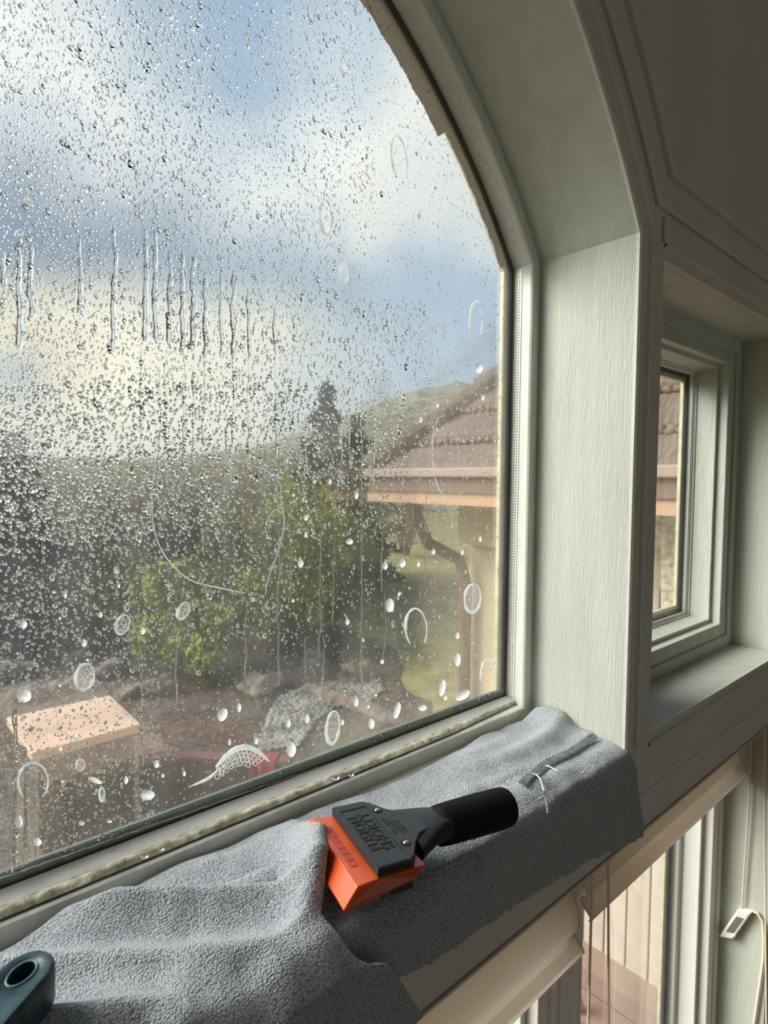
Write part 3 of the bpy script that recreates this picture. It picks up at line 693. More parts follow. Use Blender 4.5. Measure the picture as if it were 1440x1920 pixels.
# pebbles: a dry stream bed
def ground_pt(px, py, z=GZ+.1): return atm(px, py, 2, z)
pb_v = []; pb_f = []; cnt = 0
base = MB(); base.ball((0, 0, 0), 1, 7, 4, .25, (1, .8, .55), 2); bv = np.array(base.v); bf = np.array(base.f)
def pebbles(poly_px, n, r0, r1):
    global cnt
    xs_ = [p[0] for p in poly_px]; ys_ = [p[1] for p in poly_px]; k = 0
    while k < n:
        px, py = RN.uniform(min(xs_), max(xs_)), RN.uniform(min(ys_), max(ys_))
        ins = False; j = len(poly_px)-1
        for i in range(len(poly_px)):
            (xi, yi), (xj_, yj) = poly_px[i], poly_px[j]
            if (yi > py) != (yj > py) and px < (xj_-xi)*(py-yi)/(yj-yi)+xi: ins = not ins
            j = i
        if not ins: continue
        p = ground_pt(px, py); r = RN.uniform(r0, r1); a = RN.uniform(0, 6.28); v = bv*r
        v = np.c_[v[:, 0]*math.cos(a)-v[:, 1]*math.sin(a), v[:, 0]*math.sin(a)+v[:, 1]*math.cos(a), v[:, 2]]
        v += np.array([p[0], p[1], gz(p[0], p[1])+.06+r*.2]); pb_v.append(v); pb_f.append(bf+cnt); cnt += len(bv); k += 1
pebbles([(490, 1370), (520, 1300), (580, 1275), (650, 1265), (700, 1270), (690, 1300), (640, 1320), (590, 1350), (560, 1400), (480, 1410)], 1500, .02, .045)
pebbles([(640, 1265), (700, 1262), (720, 1290), (690, 1310)], 260, .025, .05)
g_ = fast('gravel', np.vstack(pb_v), np.vstack(pb_f), M['gravelm']); tag(g_, 'bed of pale rounded pebbles in the brown garden', 'gravel', kind='stuff')
def boulder(px, py, w, hgt, label, m_, seed, cat='boulder'):
    p = ground_pt(px, py); mb = MB(); mb.ball((p[0], p[1], gz(p[0], p[1])+hgt*.38), w/2, 22, 14, .35, (1, .8, hgt/w*1.15), seed)
    return tag(obj('boulder', mb, m_, scale=1, smooth=True), label, cat)
boulder(491, 1282, .60, .36, 'tan boulder with a flat top on the mulch left of the pebble bed', M['boulder'], 3)
boulder(663, 1268, .52, .42, 'rounded brown boulder at the head of the pebble bed', M['boulder2'], 9)
boulder(583, 1226, .40, .24, 'small pale grey rock beyond the pebble bed', M['gravelm'], 14)
boulder(718, 1200, .42, .14, 'flat white stone at the edge of the lawn', M['gravelm'], 20)
RKX = [40, 95, 20, 150, 205, 120, 262, 300, 240, 60, 180, 330, 395]
OR_ = ['first', 'second', 'third', 'fourth', 'fifth', 'sixth', 'seventh', 'eighth', 'ninth', 'tenth', 'eleventh', 'twelfth', 'thirteenth']
RKO = [OR_[sorted(RKX).index(x)] for x in RKX]
for i, (px, py, w) in enumerate([(40, 1200, .5), (95, 1222, .6), (20, 1262, .7), (150, 1232, .5), (205, 1262, .6), (120, 1290, .5), (262, 1222, .55), (300, 1290, .6), (240, 1298, .4), (60, 1305, .5), (180, 1190, .45), (330, 1240, .5), (395, 1262, .4)]):
    b_ = boulder(px, py, w, w*.5, RKO[i]+' from the left of the pinkish grey rubble rocks behind the pier', M['boulder2'], 30+i*3, 'rock'); b_['group'] = 'rubble rocks behind the pier'
# stone edging
ed = MB(); pts_ = [ground_pt(*p) for p in ((575, 1285), (620, 1305), (665, 1322), (715, 1345), (760, 1368))]
ed.tube([(p[0], p[1], gz(p[0], p[1])+.09) for p in pts_], [.09, .12, .11, .12, .08], 8)
tag(obj('garden_edging', ed, M['boulder2'], scale=1, smooth=True), 'low brown stone edging beside the pebble bed', 'edging')

# block pier with peach cap, and the lower wall with its red-brown rail
zc = -1.62
c4 = [atm(p[0], p[1], 2, zc) for p in ((60, 1412), (264, 1357), (206, 1303), (12, 1345))]
pier = thing('garden_pier', 'block garden pier topped with a wide peach capstone', 'pier', tuple(np.mean(c4, 0)))
cp = MB(); cp.hexa([(p[0], p[1], zc) for p in c4], [(p[0], p[1], zc-.07) for p in c4]); obj('capstone', cp, M['cap'], pier, scale=1, bevel=.008)
cc = np.mean(c4, 0); 
def inset(k): return [cc+(p-cc)*k for p in c4]
def blockwall(corn, z0, z1, parent, m_, rowh=.2, bl_=.42):
    mb = MB()
    for r in range(int((z1-z0)/rowh)+1):
        za = z1-(r+1)*rowh; zb_ = z1-r*rowh-.012
        if zb_ < z0: break
        for s_ in range(len(corn)-1):
            a, b = np.array(corn[s_][:2]), np.array(corn[s_+1][:2]); Ln = np.linalg.norm(b-a); u_ = (b-a)/Ln; nrm_ = np.array([u_[1], -u_[0]])
            x = -(bl_/2 if r % 2 else 0)
            while x < Ln:
                p0, p1 = max(0, x), min(Ln, x+bl_-.012)
                if p1-p0 > .03:
                    e0, e1 = a+u_*p0, a+u_*p1; dd = nrm_*-.09; jj = nrm_*R.uniform(0, .006)
                    q = [e0+jj, e1+jj, e1+dd, e0+dd]; mb.hexa([(k[0], k[1], za) for k in q], [(k[0], k[1], zb_) for k in q])
                x += bl_
    obj('blocks', mb, m_, parent, scale=1)
I = inset(.88); core = inset(.80)
blockwall([I[3], I[0], I[1], I[2]], GZ-.3, zc-.08, pier, M['block'])
cr = MB(); cr.hexa([(p[0], p[1], zc-.075) for p in core], [(p[0], p[1], GZ-.3) for p in core]); obj('core', cr, M['mortar'], pier, scale=1)
po = MB()
for (px, py) in ((117, 1405), (192, 1385)):
    p = atm(px, py, 2, zc-.08); d_ = (np.array(cc[:2])-p[:2]); d_ = d_/np.linalg.norm(d_); p = p[:2]+d_*.02
    po.box(p[0]-.025, p[0]+.025, p[1]-.03, p[1]+.03, GZ-.3, zc-.085)
obj('strap', po, M['spout'], pier, scale=1)
zr = -1.95
r0, r1 = atm(262, 1412, 2, zr), atm(545, 1424, 2, zr)
low = thing('garden_wall', 'low brown block wall with a thin red-brown rail on top', 'wall', tuple((r0+r1)/2))
u_ = (r1-r0)[:2]; u_ = u_/np.linalg.norm(u_); nn_ = np.array([-u_[1], u_[0]]); 
blockwall([r0, r1], GZ-.3, zr-.05, low, M['block'])
q = [r0[:2], r1[:2], r1[:2]+nn_*.14, r0[:2]+nn_*.14]; cr = MB(); cr.hexa([(k[0], k[1], zr-.05) for k in q], [(k[0], k[1], GZ-.3) for k in q])
q = [r0[:2]+nn_*.02, r1[:2]+nn_*.02, r1[:2]+nn_*.14, r0[:2]+nn_*.14]; cr = MB(); cr.hexa([(k[0], k[1], zr-.05) for k in q], [(k[0], k[1], GZ-.3) for k in q])
obj('core', cr, M['mortar'], low, scale=1)
q = [r0[:2]-nn_*.04, r1[:2]-nn_*.04, r1[:2]+nn_*.08, r0[:2]+nn_*.08]; cr = MB(); cr.hexa([(k[0], k[1], zr) for k in q], [(k[0], k[1], zr-.045) for k in q])
obj('rail', cr, M['redrail'], low, scale=1, bevel=.005)
# red cloth left on the rail end
p = r0+(r1-r0)*.74; P_ = []
for i in range(13):
    row = []
    q = p[:2]+u_*(i/12*.22)
    for (dn2, dz) in ((.11, -.055), (.10, .012), (.0, .016), (-.055, .010), (-.065, -.06), (-.07, -.16)):
        row.append((q[0]+nn_[0]*dn2, q[1]+nn_[1]*dn2-.012*math.sin(i*1.3)*(dz < -.05), zr+dz-(.03*math.sin(i*.7) if dz < -.1 else 0)))
    P_.append(row)
tag(obj('red_cloth', MB().grid(P_), M['red'], scale=1, smooth=True), 'red cloth hung over the end of the low garden wall', 'cloth')

# the wing of the house at the right
WX, WY, EZ = 2.10, 2.04, .385
EX, EY = 1.60, 2.42
wing = thing('house_wing', 'beige stucco wing with a brown tiled roof beyond the window', 'building', (3.6, 1.2, GZ))
mb = MB(); mb.box(WX, 7, -.0+.26, WY, GZ-.3, EZ-.17); obj('stucco_wall', mb, M['stucco'], wing, scale=1)
# siding panels on the face near the deck
sd = MB()
for k in range(12):
    y0 = .28+k*.115; sd.box(WX-.022, WX, y0, y0+.108, -2.15, -.15 if k < 6 else -1.2)
obj('siding', sd, M['siding'], wing, scale=1, bevel=.004)
mb = MB(); mb.box(WX-.05, WX, .27, 1.70, -2.2, -2.08); obj('base_board', mb, M['gutter'], wing, scale=1)
# roof: rows of tiles climbing from both eaves to the hip
slope = 1.02; rf = MB(); ROWS = 7; dxr = .19
for r in range(ROWS):
    for (sidex) in (0, 1):
        a0_, a1_ = r*dxr, (r+1)*dxr+.05
        z0, z1 = EZ+.02+a0_*slope, EZ+.02+a1_*slope-.055
        if sidex == 0:       # plane facing -x
            rf.hexa([(EX+a0_, EY-a0_, z0), (EX+a0_, .22, z0), (EX+a0_, .22, z0-.05), (EX+a0_, EY-a0_, z0-.05)],
                    [(EX+a1_, EY-a1_, z1), (EX+a1_, .22, z1), (EX+a1_, .22, z1-.05), (EX+a1_, EY-a1_, z1-.05)])
        else:
            rf.hexa([(EX+a0_, EY-a0_, z0), (7, EY-a0_, z0), (7, EY-a0_, z0-.05), (EX+a0_, EY-a0_, z0-.05)],
                    [(EX+a1_, EY-a1_, z1), (7, EY-a1_, z1), (7, EY-a1_, z1-.05), (EX+a1_, EY-a1_, z1-.05)])
roof = obj('roof', rf, M['tile'], wing, scale=1)
# lumpy mortar noses under each course and ridge caps along the hip
ns = MB()
for r in range(1, ROWS):
    a0_ = r*dxr; z = EZ+.02+a0_*slope-.035; y = .3
    while y < EY-a0_:
        ns.ball((EX+a0_-.005, y, z), .028, 7, 4, .5, (.7, 1.1, .8), y*9+r); y += .05
obj('tile_noses', ns, M['soff'], roof, scale=1, smooth=True)['kind'] = 'stuff'
hp = MB()
for k in range(9):
    a, b = k*.155, (k+1)*.155+.03
    hp.tube([(EX+a, EY-a, EZ+.05+a*slope), (EX+b, EY-b, EZ+.05+b*slope-.02)], [.062, .05], 8)
obj('hip_cap', hp, M['tile'], roof, scale=1)
mb = MB(); mb.box(EX-.05, EX+.02, .26, EY+.05, EZ-.02, EZ+.03); mb.box(EX-.05, 7, EY-.02, EY+.05, EZ-.02, EZ+.03); obj('gutter', mb, M['gutter'], wing, scale=1, bevel=.008)
mb = MB(); mb.box(EX-.02, EX+.03, .26, EY+.02, EZ-.10, EZ-.02); mb.box(EX-.02, 7, EY-.03, EY+.02, EZ-.10, EZ-.02); obj('fascia', mb, M['soff'], wing, scale=1)
mb = MB(); mb.box(EX-.005, 7, .26, EY, EZ-.165, EZ-.101); obj('soffit', mb, M['peach'], wing, scale=1)
mb = MB(); mb.box(WX-.09, WX+.02, WY-.34, WY+.02, EZ-.42, EZ-.19); obj('corbel', mb, M['stucco'], wing, scale=1, bevel=.01)
dn = MB(); e0 = atm(785, 945, 0, EX+.12); dn.tube([(EX+.06, e0[1], EZ-.10), (EX+.10, e0[1], EZ-.24), (EX+.28, WY+.14, EZ-.42), (WX-.085, WY-.0, EZ-.52), (WX-.06, WY-.03, EZ-.66), (WX-.06, WY-.03, GZ)], [.038]*6, 10)
obj('downspout', dn, M['spout'], wing, scale=1, smooth=True)['label'] = 'brown downspout bending back to the wall corner'
# rough rendered buttress seen through the small window
bx0 = 1.55
bt_ = MB(); q1 = atm(1228, 924, 0, WX-.35); q2 = atm(1264, 1150, 0, WX-.35)
prof = [atm(p[0], p[1], 0, WX-.05) for p in ((1228, 924), (1300, 922), (1300, 1300), (1246, 1300), (1246, 1028), (1226, 1022))]
pts2 = [(p[1], p[2]) for p in prof]; bt_.prism(pts2, 0, WX-.10, WX-.005)
obj('rendered_buttress', bt_, M['stucco2'], wing, scale=1, bevel=.012)
# deck
dk = MB(); dk.box(-2.2, WX, .26, 1.75, -2.26, -2.215); dko = struct('floor_deck', dk, M['deckg'], scale=1)
db = MB()
for k in range(24):
    x0 = -2.2+k*.18; db.box(x0, min(WX, x0+.17), .26, 1.75, -2.215, -2.2)
o_ = obj('deck_boards', db, M['deckm'], dko, scale=1)
lm = MB(); a_, b_ = atm(1076, 1822, 2, -2.0), atm(1092, 1896, 2, -2.19)
lm.hexa([(a_[0]-.02, a_[1], a_[2]), (a_[0]+.02, a_[1], a_[2]), (b_[0]+.02, b_[1], b_[2]), (b_[0]-.02, b_[1], b_[2])], [(a_[0]-.02, a_[1]+.03, a_[2]), (a_[0]+.02, a_[1]+.03, a_[2]), (b_[0]+.02, b_[1]+.03, b_[2]), (b_[0]-.02, b_[1]+.03, b_[2])])
tag(obj('leaning_slat', lm, M['gutter'], scale=1), 'grey slat leaning by the window foot on the deck', 'board')

# trees and shrubs
def leaves(cloud, n, size, seed, droop=0):
    rs = np.random.RandomState(seed); C_ = cloud(rs, n); a = rs.normal(size=(n, 3)); a /= np.linalg.norm(a, axis=1)[:, None]
    b = np.cross(a, rs.normal(size=(n, 3))); b /= np.linalg.norm(b, axis=1)[:, None]; s_ = size*rs.uniform(.6, 1.4, (n, 1))
    a = a*s_; b = b*s_*.45; v = np.stack([C_-a, C_-b, C_+a, C_+b], 1).reshape(-1, 3); f = np.arange(4*n).reshape(n, 4); return v, f
def conifer(px, base_d, top_py, wid, label, seed, n=5200):
    d = direc(px, 905); d = d/np.hypot(d[0], d[1]); c = CAM['c']*S+d*base_d; x, y = c[0], c[1]; z0 = gz(x, y)
    dt = direc(px, top_py); dt = dt/np.hypot(dt[0], dt[1]); H = CAM['c'][2]*S+dt[2]*base_d-z0
    t = thing('conifer', label, 'tree', (x, y, z0))
    tr0 = MB(); tr0.tube([(x, y, z0-.1), (x+.05, y, z0+H*.5), (x, y, z0+H*.95)], [.12, .08, .02], 8); obj('trunk', tr0, M['bark'], t, scale=1)
    def cloud(rs, n):
        h_ = rs.uniform(0, 1, n)**1.25; r = wid*(1.02-h_)**.8*(.45+.55*rs.uniform(0, 1, n)**.5)*(.8+.3*np.sin(h_*46)); a = rs.uniform(0, 6.283, n)
        r *= 1+.3*np.sin(a*3+h_*9)
        return np.c_[r*np.cos(a), r*np.sin(a), .05*H+h_*H*.97]
    v, f = leaves(cloud, n, .09*base_d/10, seed); o = fast('foliage', v, f, M['leafd'], False, t); return t
conifer(28, 13.5, 826, 1.25, 'dark conifer at the left edge of the garden', 1)
conifer(612, 15.5, 733, 1.3, 'tall dark conifer in the middle of the garden', 2, 6500)
conifer(668, 18, 790, 1.4, 'lower dark conifer just right of the tall one', 3)
def shrub(name, px, base_d, top_py, wid, label, m_, seed, n=2600, hfac=1, cat='shrub', group=None, leafsize=.07, twigs=26):
    d = direc(px, 905); d = d/np.hypot(d[0], d[1]); c = CAM['c']*S+d*base_d; x, y = c[0], c[1]; z0 = gz(x, y)
    dt = direc(px, top_py); dt = dt/np.hypot(dt[0], dt[1]); H = max(.4, CAM['c'][2]*S+dt[2]*base_d-z0)
    t = thing(name, label, cat, (x, y, z0), group); rr = random.Random(seed)
    st = MB()
    for k in range(twigs):
        a = rr.uniform(0, 6.28); r = wid*rr.uniform(.2, 1); h1 = H*rr.uniform(.6, 1)
        p0 = Vector((x+rr.uniform(-.1, .1), y+rr.uniform(-.1, .1), z0-.05)); p2 = Vector((x+r*math.cos(a), y+r*math.sin(a), z0+h1)); p1 = p0.lerp(p2, .5)+Vector((rr.uniform(-.1, .1), rr.uniform(-.1, .1), h1*.12))
        st.tube([p0, p1, p2], [.022, .014, .005], 5)
        for q in range(5):
            b0 = p1.lerp(p2, rr.random()); b1 = b0+Vector((rr.uniform(-.4, .4), rr.uniform(-.4, .4), rr.uniform(.1, .45)))*wid; st.tube([b0, b1], [.009, .003], 4)
    obj('stems', st, M['twig'], t, scale=1)
    if n:
        def cloud(rs, n):
            k = 9; cc_ = np.c_[rs.uniform(-wid*.7, wid*.7, k), rs.uniform(-wid*.7, wid*.7, k), rs.uniform(H*.3, H*.85, k)]; idx = rs.randint(0, k, n)
            g = rs.normal(size=(n, 3)); g /= np.linalg.norm(g, axis=1)[:, None]; g *= (rs.uniform(0, 1, (n, 1))**.4)*np.array([[wid*.5, wid*.5, H*.24]]); return cc_[idx]+g
        v, f = leaves(cloud, n, leafsize, seed); fast('foliage', v, f, m_, False, t)
    return t
G1 = 'green shrubs in the middle of the garden'
for i, (px, dd, top, w, key) in enumerate([(556, 12.2, 890, 1.1, 'leafg'), (440, 13, 925, .9, 'leafo'), (500, 11.6, 1010, .85, 'leafg'), (325, 11, 1060, .7, 'leafg'), (385, 10, 1130, .55, 'leafg'), (230, 13, 990, .8, 'leafo'), (600, 14, 950, .8, 'leafg'), (310, 15, 930, .95, 'leafo'), (145, 14.5, 960, .8, 'leafo')]):
    lab = ['bright green shrub at the foot of the tall conifer', 'olive shrub left of the tall conifer', 'low yellow-green shrub behind the tan boulder', 'loose green shrub left of the middle of the garden', 'small green shrub nearest the pier',
           'sparse olive shrub behind the rubble', 'green shrub half hidden behind the bright one', 'faded olive shrub far behind the bare brush', 'faded olive shrub beside the left conifer'][i]
    shrub('leafy_shrub', px, dd, top, w, lab, M[key], 40+i, 3600, group=G1)
BSX = [120, 200, 270, 340, 410, 480, 540, 700, 85, 160, 420, 760]
for i, (px, dd, top, w) in enumerate([(120, 15, 872, 1.3), (200, 16, 868, 1.4), (270, 15, 862, 1.3), (340, 17, 850, 1.5), (410, 16, 850, 1.4), (480, 17, 835, 1.5), (540, 18, 830, 1.5), (700, 20, 830, 1.6), (85, 13, 1050, .9), (160, 13.5, 1060, .9), (420, 15.5, 930, 1), (760, 24, 850, 1.8)]):
    shrub('bare_shrub', px, dd, top, w, OR_[sorted(BSX).index(px)]+' from the left of the leafless grey-brown shrubs behind the garden', M['leafo'], 80+i, 900 if i % 2 else 500, group='bare brush along the back of the garden', twigs=60, leafsize=.06)
shrub('bare_shrub', 455, 9.9, 1160, .45, 'low bare shrub beside the tan boulder', M['leafo'], 99, 0, twigs=14)

# ------------------------------------------------------------------ water and soap on the arched pane
YG = 1.2155
r_in = R0-.30
def on_glass(px, py):
    p = at(px, py, 1, YG); ok = p[0] < -.29 and p[2] > .24 and (p[2] < 4.4 or math.hypot(p[0]-CX, p[2]-CZ) < r_in) and p[0] > XL+.3
    return p, ok
def pxsize(p):                              # plan units per picture pixel at a glass point
    dep = (p-CAM['c'])@AX[2]; return dep/CAM['f']
def zone(px, py):                           # how many drops (0-1) and their size in pixels at a spot of the photo
    band = 1 if 400 < py < 720 else 0
    if px > 700 and py < 560: return .5, 1.2
    if py < 380: return .8, 1.8+.7*(px < 400)
    if py < 560: return (.8, 2.4) if px < 640 else (.5, 1.5)
    if py < 720: return (.85, 2.3) if px < 800 else (.5, 1.5)
    if py < 900: return (1., 3.3) if px < 600 else ((.95, 2.6) if px < 760 else (.55, 1.4))
    if py < 1010: return (1., 3.0) if px < 420 else ((.7, 1.9) if px < 760 else (.35, 1.2))
    if py < 1200: return (.65, 1.9) if px < 560 else ((.35, 1.5) if px < 760 else (.22, 1.1))
    return (.6, 1.7) if px < 300 else (.22, 1.3)
n_s, rings = 9, 2
cap_dirs = [(1., .0), (.84, .22), (.48, .36)]
vs, fs = [], []; c0 = 0; made = 0; tries = 0; occ = {}
rs = np.random.RandomState(5)
tri = []
while tries < 400000 and made < 35000:
    tries += 1; near = made < 20500
    if near: px, py = rs.uniform(-25, 945), rs.uniform(-25, 1640)
    else:                                   # the rest of the pane, seen only from other places
        gx, gz_ = rs.uniform(XL+.3, -.3), rs.uniform(.3, 7.5); vv = AX @ (np.array([gx, YG, gz_])-CAM['c'])
        if -25 < 720+CAM['f']*vv[0]/vv[2] < 1440 and -25 < 960-CAM['f']*vv[1]/vv[2]: continue
        if gz_ > 4.4 and math.hypot(gx-CX, gz_-CZ) > r_in: continue
        px, py = 300+(gx+4)*10, 905-(gz_-2.5)*265
    dn_, sz = zone(px, py)
    if rs.rand() > dn_: continue
    r = sz*math.exp(rs.normal()*.38)*(1 if rs.rand() < .97 else 1.9); r = min(r, 7)
    r *= (.66 if py < 700 else .82)
    if near:
        key = (int(px//8), int(py//8)); bad = False
        for i in (-1, 0, 1):
            for j in (-1, 0, 1):
                for (a, b, q) in occ.get((key[0]+i, key[1]+j), ()):
                    if (a-px)**2+(b-py)**2 < (q+r)**2*.8: bad = True; break
                if bad: break
            if bad: break
        if bad: continue
        p, ok = on_glass(px, py)
        if not ok: continue
    else:
        p = np.array([gx, YG, gz_]); key = ('far', int(gx*25), int(gz_*25))
        if any((a-gx)**2+(b-gz_)**2 < ((q+r)*.0034)**2 for i in (-1, 0, 1) for j in (-1, 0, 1) for (a, b, q) in occ.get(('far', key[1]+i, key[2]+j), ())): continue
    occ.setdefault(key, []).append((px, py, r) if near else (gx, gz_, r)); ru = r*(pxsize(p) if near else .0030)*1.12
    el = 1+abs(rs.normal())*.25; ph = rs.uniform(0, 6.28); sk = rs.uniform(.85, 1.15, n_s); hf = rs.uniform(.5, 1.2)*(1.2 if py > 800 else (.7 if py > 700 else (.34 if py > 380 else .24)))
    ring_v = []
    for (k, hh) in cap_dirs:
        for q in range(n_s):
            t = 2*math.pi*q/n_s+ph; ring_v.append((p[0]+ru*k*sk[q]*math.cos(t), YG-ru*hh*hf, p[2]+ru*el*k*sk[q]*math.sin(t)-(ru*.12*hh)))
    ring_v.append((p[0], YG-ru*.41*hf, p[2]-.06*ru)); ring_v.append((p[0], YG, p[2])); vs += ring_v
    for a in range(2):
        for q in range(n_s): fs.append((c0+a*n_s+q, c0+a*n_s+(q+1) % n_s, c0+(a+1)*n_s+(q+1) % n_s, c0+(a+1)*n_s+q))
    for q in range(n_s):
        tri.append((c0+2*n_s+q, c0+2*n_s+(q+1) % n_s, c0+3*n_s)); tri.append((c0+(q+1) % n_s, c0+q, c0+3*n_s+1))
    c0 += 3*n_s+2; made += 1
me = bpy.data.meshes.new('water_droplets'); me.from_pydata((np.array(vs)*S).tolist(), [], fs+tri); me.update()
me.polygons.foreach_set('use_smooth', [True]*len(me.polygons)); me.materials.append(M['water'])
import bmesh
bm = bmesh.new(); bm.from_mesh(me); bmesh.ops.recalc_face_normals(bm, faces=bm.faces); bm.to_mesh(me); bm.free()
o = bpy.data.objects.new('water_droplets', me); COL.objects.link(o); tag(o, 'fine spray of clear water droplets covering the arched pane', 'water', kind='stuff')

# runs of water: half-round threads down the pane
ORD = ['first', 'second', 'third', 'fourth', 'fifth', 'sixth', 'seventh', 'eighth', 'ninth', 'tenth', 'eleventh', 'twelfth', 'thirteenth', 'fourteenth', 'fifteenth', 'sixteenth', 'seventeenth', 'eighteenth', 'nineteenth', 'twentieth']
def ordl(items, zonef, keyf):                # per item: (zone, rank from the left within the zone)
    zs = [zonef(i) for i in items]; out_ = []
    for i, it in enumerate(items):
        same = sorted([keyf(j)+(k,) for k, j in enumerate(items) if zs[k] == zs[i]]); out_.append((zs[i], ORD[[q[-1] for q in same].index(i)], len(same)))
    return out_
def run(px, y0, y1, w, seed, wig=2.2, label=''):
    rr = random.Random(seed); n = max(6, int((y1-y0)/9)); rows = []; x = px; 
    for k in range(n+1):
        py = y0+(y1-y0)*k/n; xx = px+wig*2.4*mn.noise(Vector((py*.018, seed*3.1, 0)))+wig*mn.noise(Vector((py*.05, seed*1.7, 5)))
        p, ok = on_glass(xx, py); 
        if not ok: continue
        u1 = pxsize(p); ww = w*u1*(.55+.45*mn.noise(Vector((py*.05, seed, 9)))+.35*(k/n))
        if k in (0, n): ww *= .3
        rows.append([(p[0]+ww*math.cos(t), YG-ww*(.06 if y1 < 690 else .22)*math.sin(t), p[2]) for t in [math.pi*j/6 for j in range(7)]]+[(p[0], YG+.0003, p[2])])
    if len(rows) < 4: return
    mb = MB().grid(rows, True); mb.add(rows[0], [tuple(range(8))]); mb.add(rows[-1], [tuple(range(7, -1, -1))])
    return tag(obj('water_run', mb, M['water'], smooth=True), label, 'water', 'water runs on the arched pane')
RUNS = [(6, 470, 540, 6), (36, 440, 655, 6.5), (58, 455, 600, 6), (150, 440, 585, 5), (214, 425, 660, 5.5), (272, 430, 640, 6), (292, 430, 645, 6), (318, 470, 650, 6), (342, 470, 665, 6), (362, 480, 660, 6.5), (385, 520, 672, 6), (415, 500, 672, 4.5), (437, 505, 675, 6), (465, 540, 670, 5), (518, 575, 662, 5.5),
        (264, 640, 835, 2.5), (300, 690, 900, 2.6), (312, 650, 850, 2.4), (345, 655, 880, 3), (362, 690, 870, 2.6), (382, 650, 840, 2.5), (437, 670, 860, 3), (465, 675, 860, 3), (517, 660, 860, 3),
        (520, 780, 1290, 2.2), (460, 1115, 1290, 2.4), (572, 770, 930, 2), (600, 1000, 1230, 2), (640, 760, 900, 2.6), (655, 745, 880, 2.6), (678, 750, 1300, 2.2), (700, 745, 900, 2.4), (716, 940, 1110, 2.8), (722, 1110, 1240, 2), (608, 1190, 1330, 1.8), (572, 1190, 1270, 1.8), (330, 1160, 1330, 2), (265, 1200, 1440, 2), (28, 1320, 1640, 6), (48, 1400, 1600, 5), (380, 1200, 1260, 1.5), (545, 900, 1120, 1.6), (625, 1000, 1180, 1.6), (773, 930, 1010, 1.6), (798, 920, 1090, 1.6)]
RUNS += [(-45-i_*38, 430+(i_*53) % 60, 640+(i_*37) % 70, 4+(i_ % 3)) for i_ in range(9)]
RZ = ordl(RUNS, lambda q: 'wavy runs on the far left half of the pane' if q[0] < 0 else 'wavy runs against the grey-blue sky' if q[2] < 680 and q[1] < 600 else ('thin runs over the skyline' if q[2] < 950 else ('fine runs crossing the shrubs and soil' if q[0] < 560 else 'fine runs crossing conifer and lawn')), lambda q: (q[0], q[1]))
for i, (x, a, b, w) in enumerate(RUNS): run(x, a, b, w, i+1, label=RZ[i][1]+' from the left of the '+RZ[i][0])

# soap: rings, arcs and flecks of foam
def gpt(px, py, lift=0):
    p = at(px, py, 1, YG); return Vector((p[0], YG-lift, p[2]))
def foam_ring(cx, cy, rx, ry, rot, kind, label, seed, group=None):
    mb = MB(); ca, sa = math.cos(math.radians(rot)), math.sin(math.radians(rot)); u1 = pxsize(at(cx, cy, 1, YG))
    def E(t, k=1):
        a, b = rx*k*math.cos(t), ry*k*math.sin(t)
        if kind == 'tear': a *= (1-.55*max(0, -math.sin(t))**1.5)
        return cx+a*ca-b*sa, cy+a*sa+b*ca
    if kind == 'ring' or kind == 'arc':
        n = 40; t0, t1 = (0, 2*math.pi) if kind == 'ring' else (math.radians(130), math.radians(410))
        pts = []; rad = []
        for k in range(n+1):
            t = t0+(t1-t0)*k/n; pts.append(gpt(*E(t), .002))
            wv = .6+.5*mn.noise(Vector((math.cos(t)*2, math.sin(t)*2, seed)))+.35*math.cos(t-2.2)
            rad.append(max(.5, (1.3+.08*ry)*max(.4, wv))*u1*(1 if kind == 'ring' else .75*(.4+math.sin(math.pi*min(1, max(0, k/n))))))
        mb.tube(pts, rad, 6, cap=(kind == 'arc')); ring = obj('soap_ring', mb, M['foam'], smooth=True)
        tag(ring, label, 'soap foam', group)
        fl_ = MB(); c = gpt(cx, cy, .001); P_ = [gpt(*E(2*math.pi*k/28), .001) for k in range(28)]
        fl_.add([c]+P_, [(0, k+1, (k+1) % 28+1) for k in range(28)])
        if kind == 'ring': fo_ = obj('soap_film', fl_, M['film']); fo_.parent = ring
        return ring
    rows = []
    for (k, hh) in ((1, 0), (.9, .35), (.6, .75), (.25, .95), (.02, 1)):
        rows.append([gpt(*E(2*math.pi*q/20, k*(1+.10*mn.noise(Vector((math.cos(q*.314)*2, math.sin(q*.314)*2, seed))))), hh*min(rx, ry)*u1*.5+.001) for q in range(20)])
    mb.grid(rows, True); return tag(obj('soap_fleck' if max(rx, ry) < 9 else 'soap_patch', mb, M['foam'], smooth=True), label, 'soap foam', group)
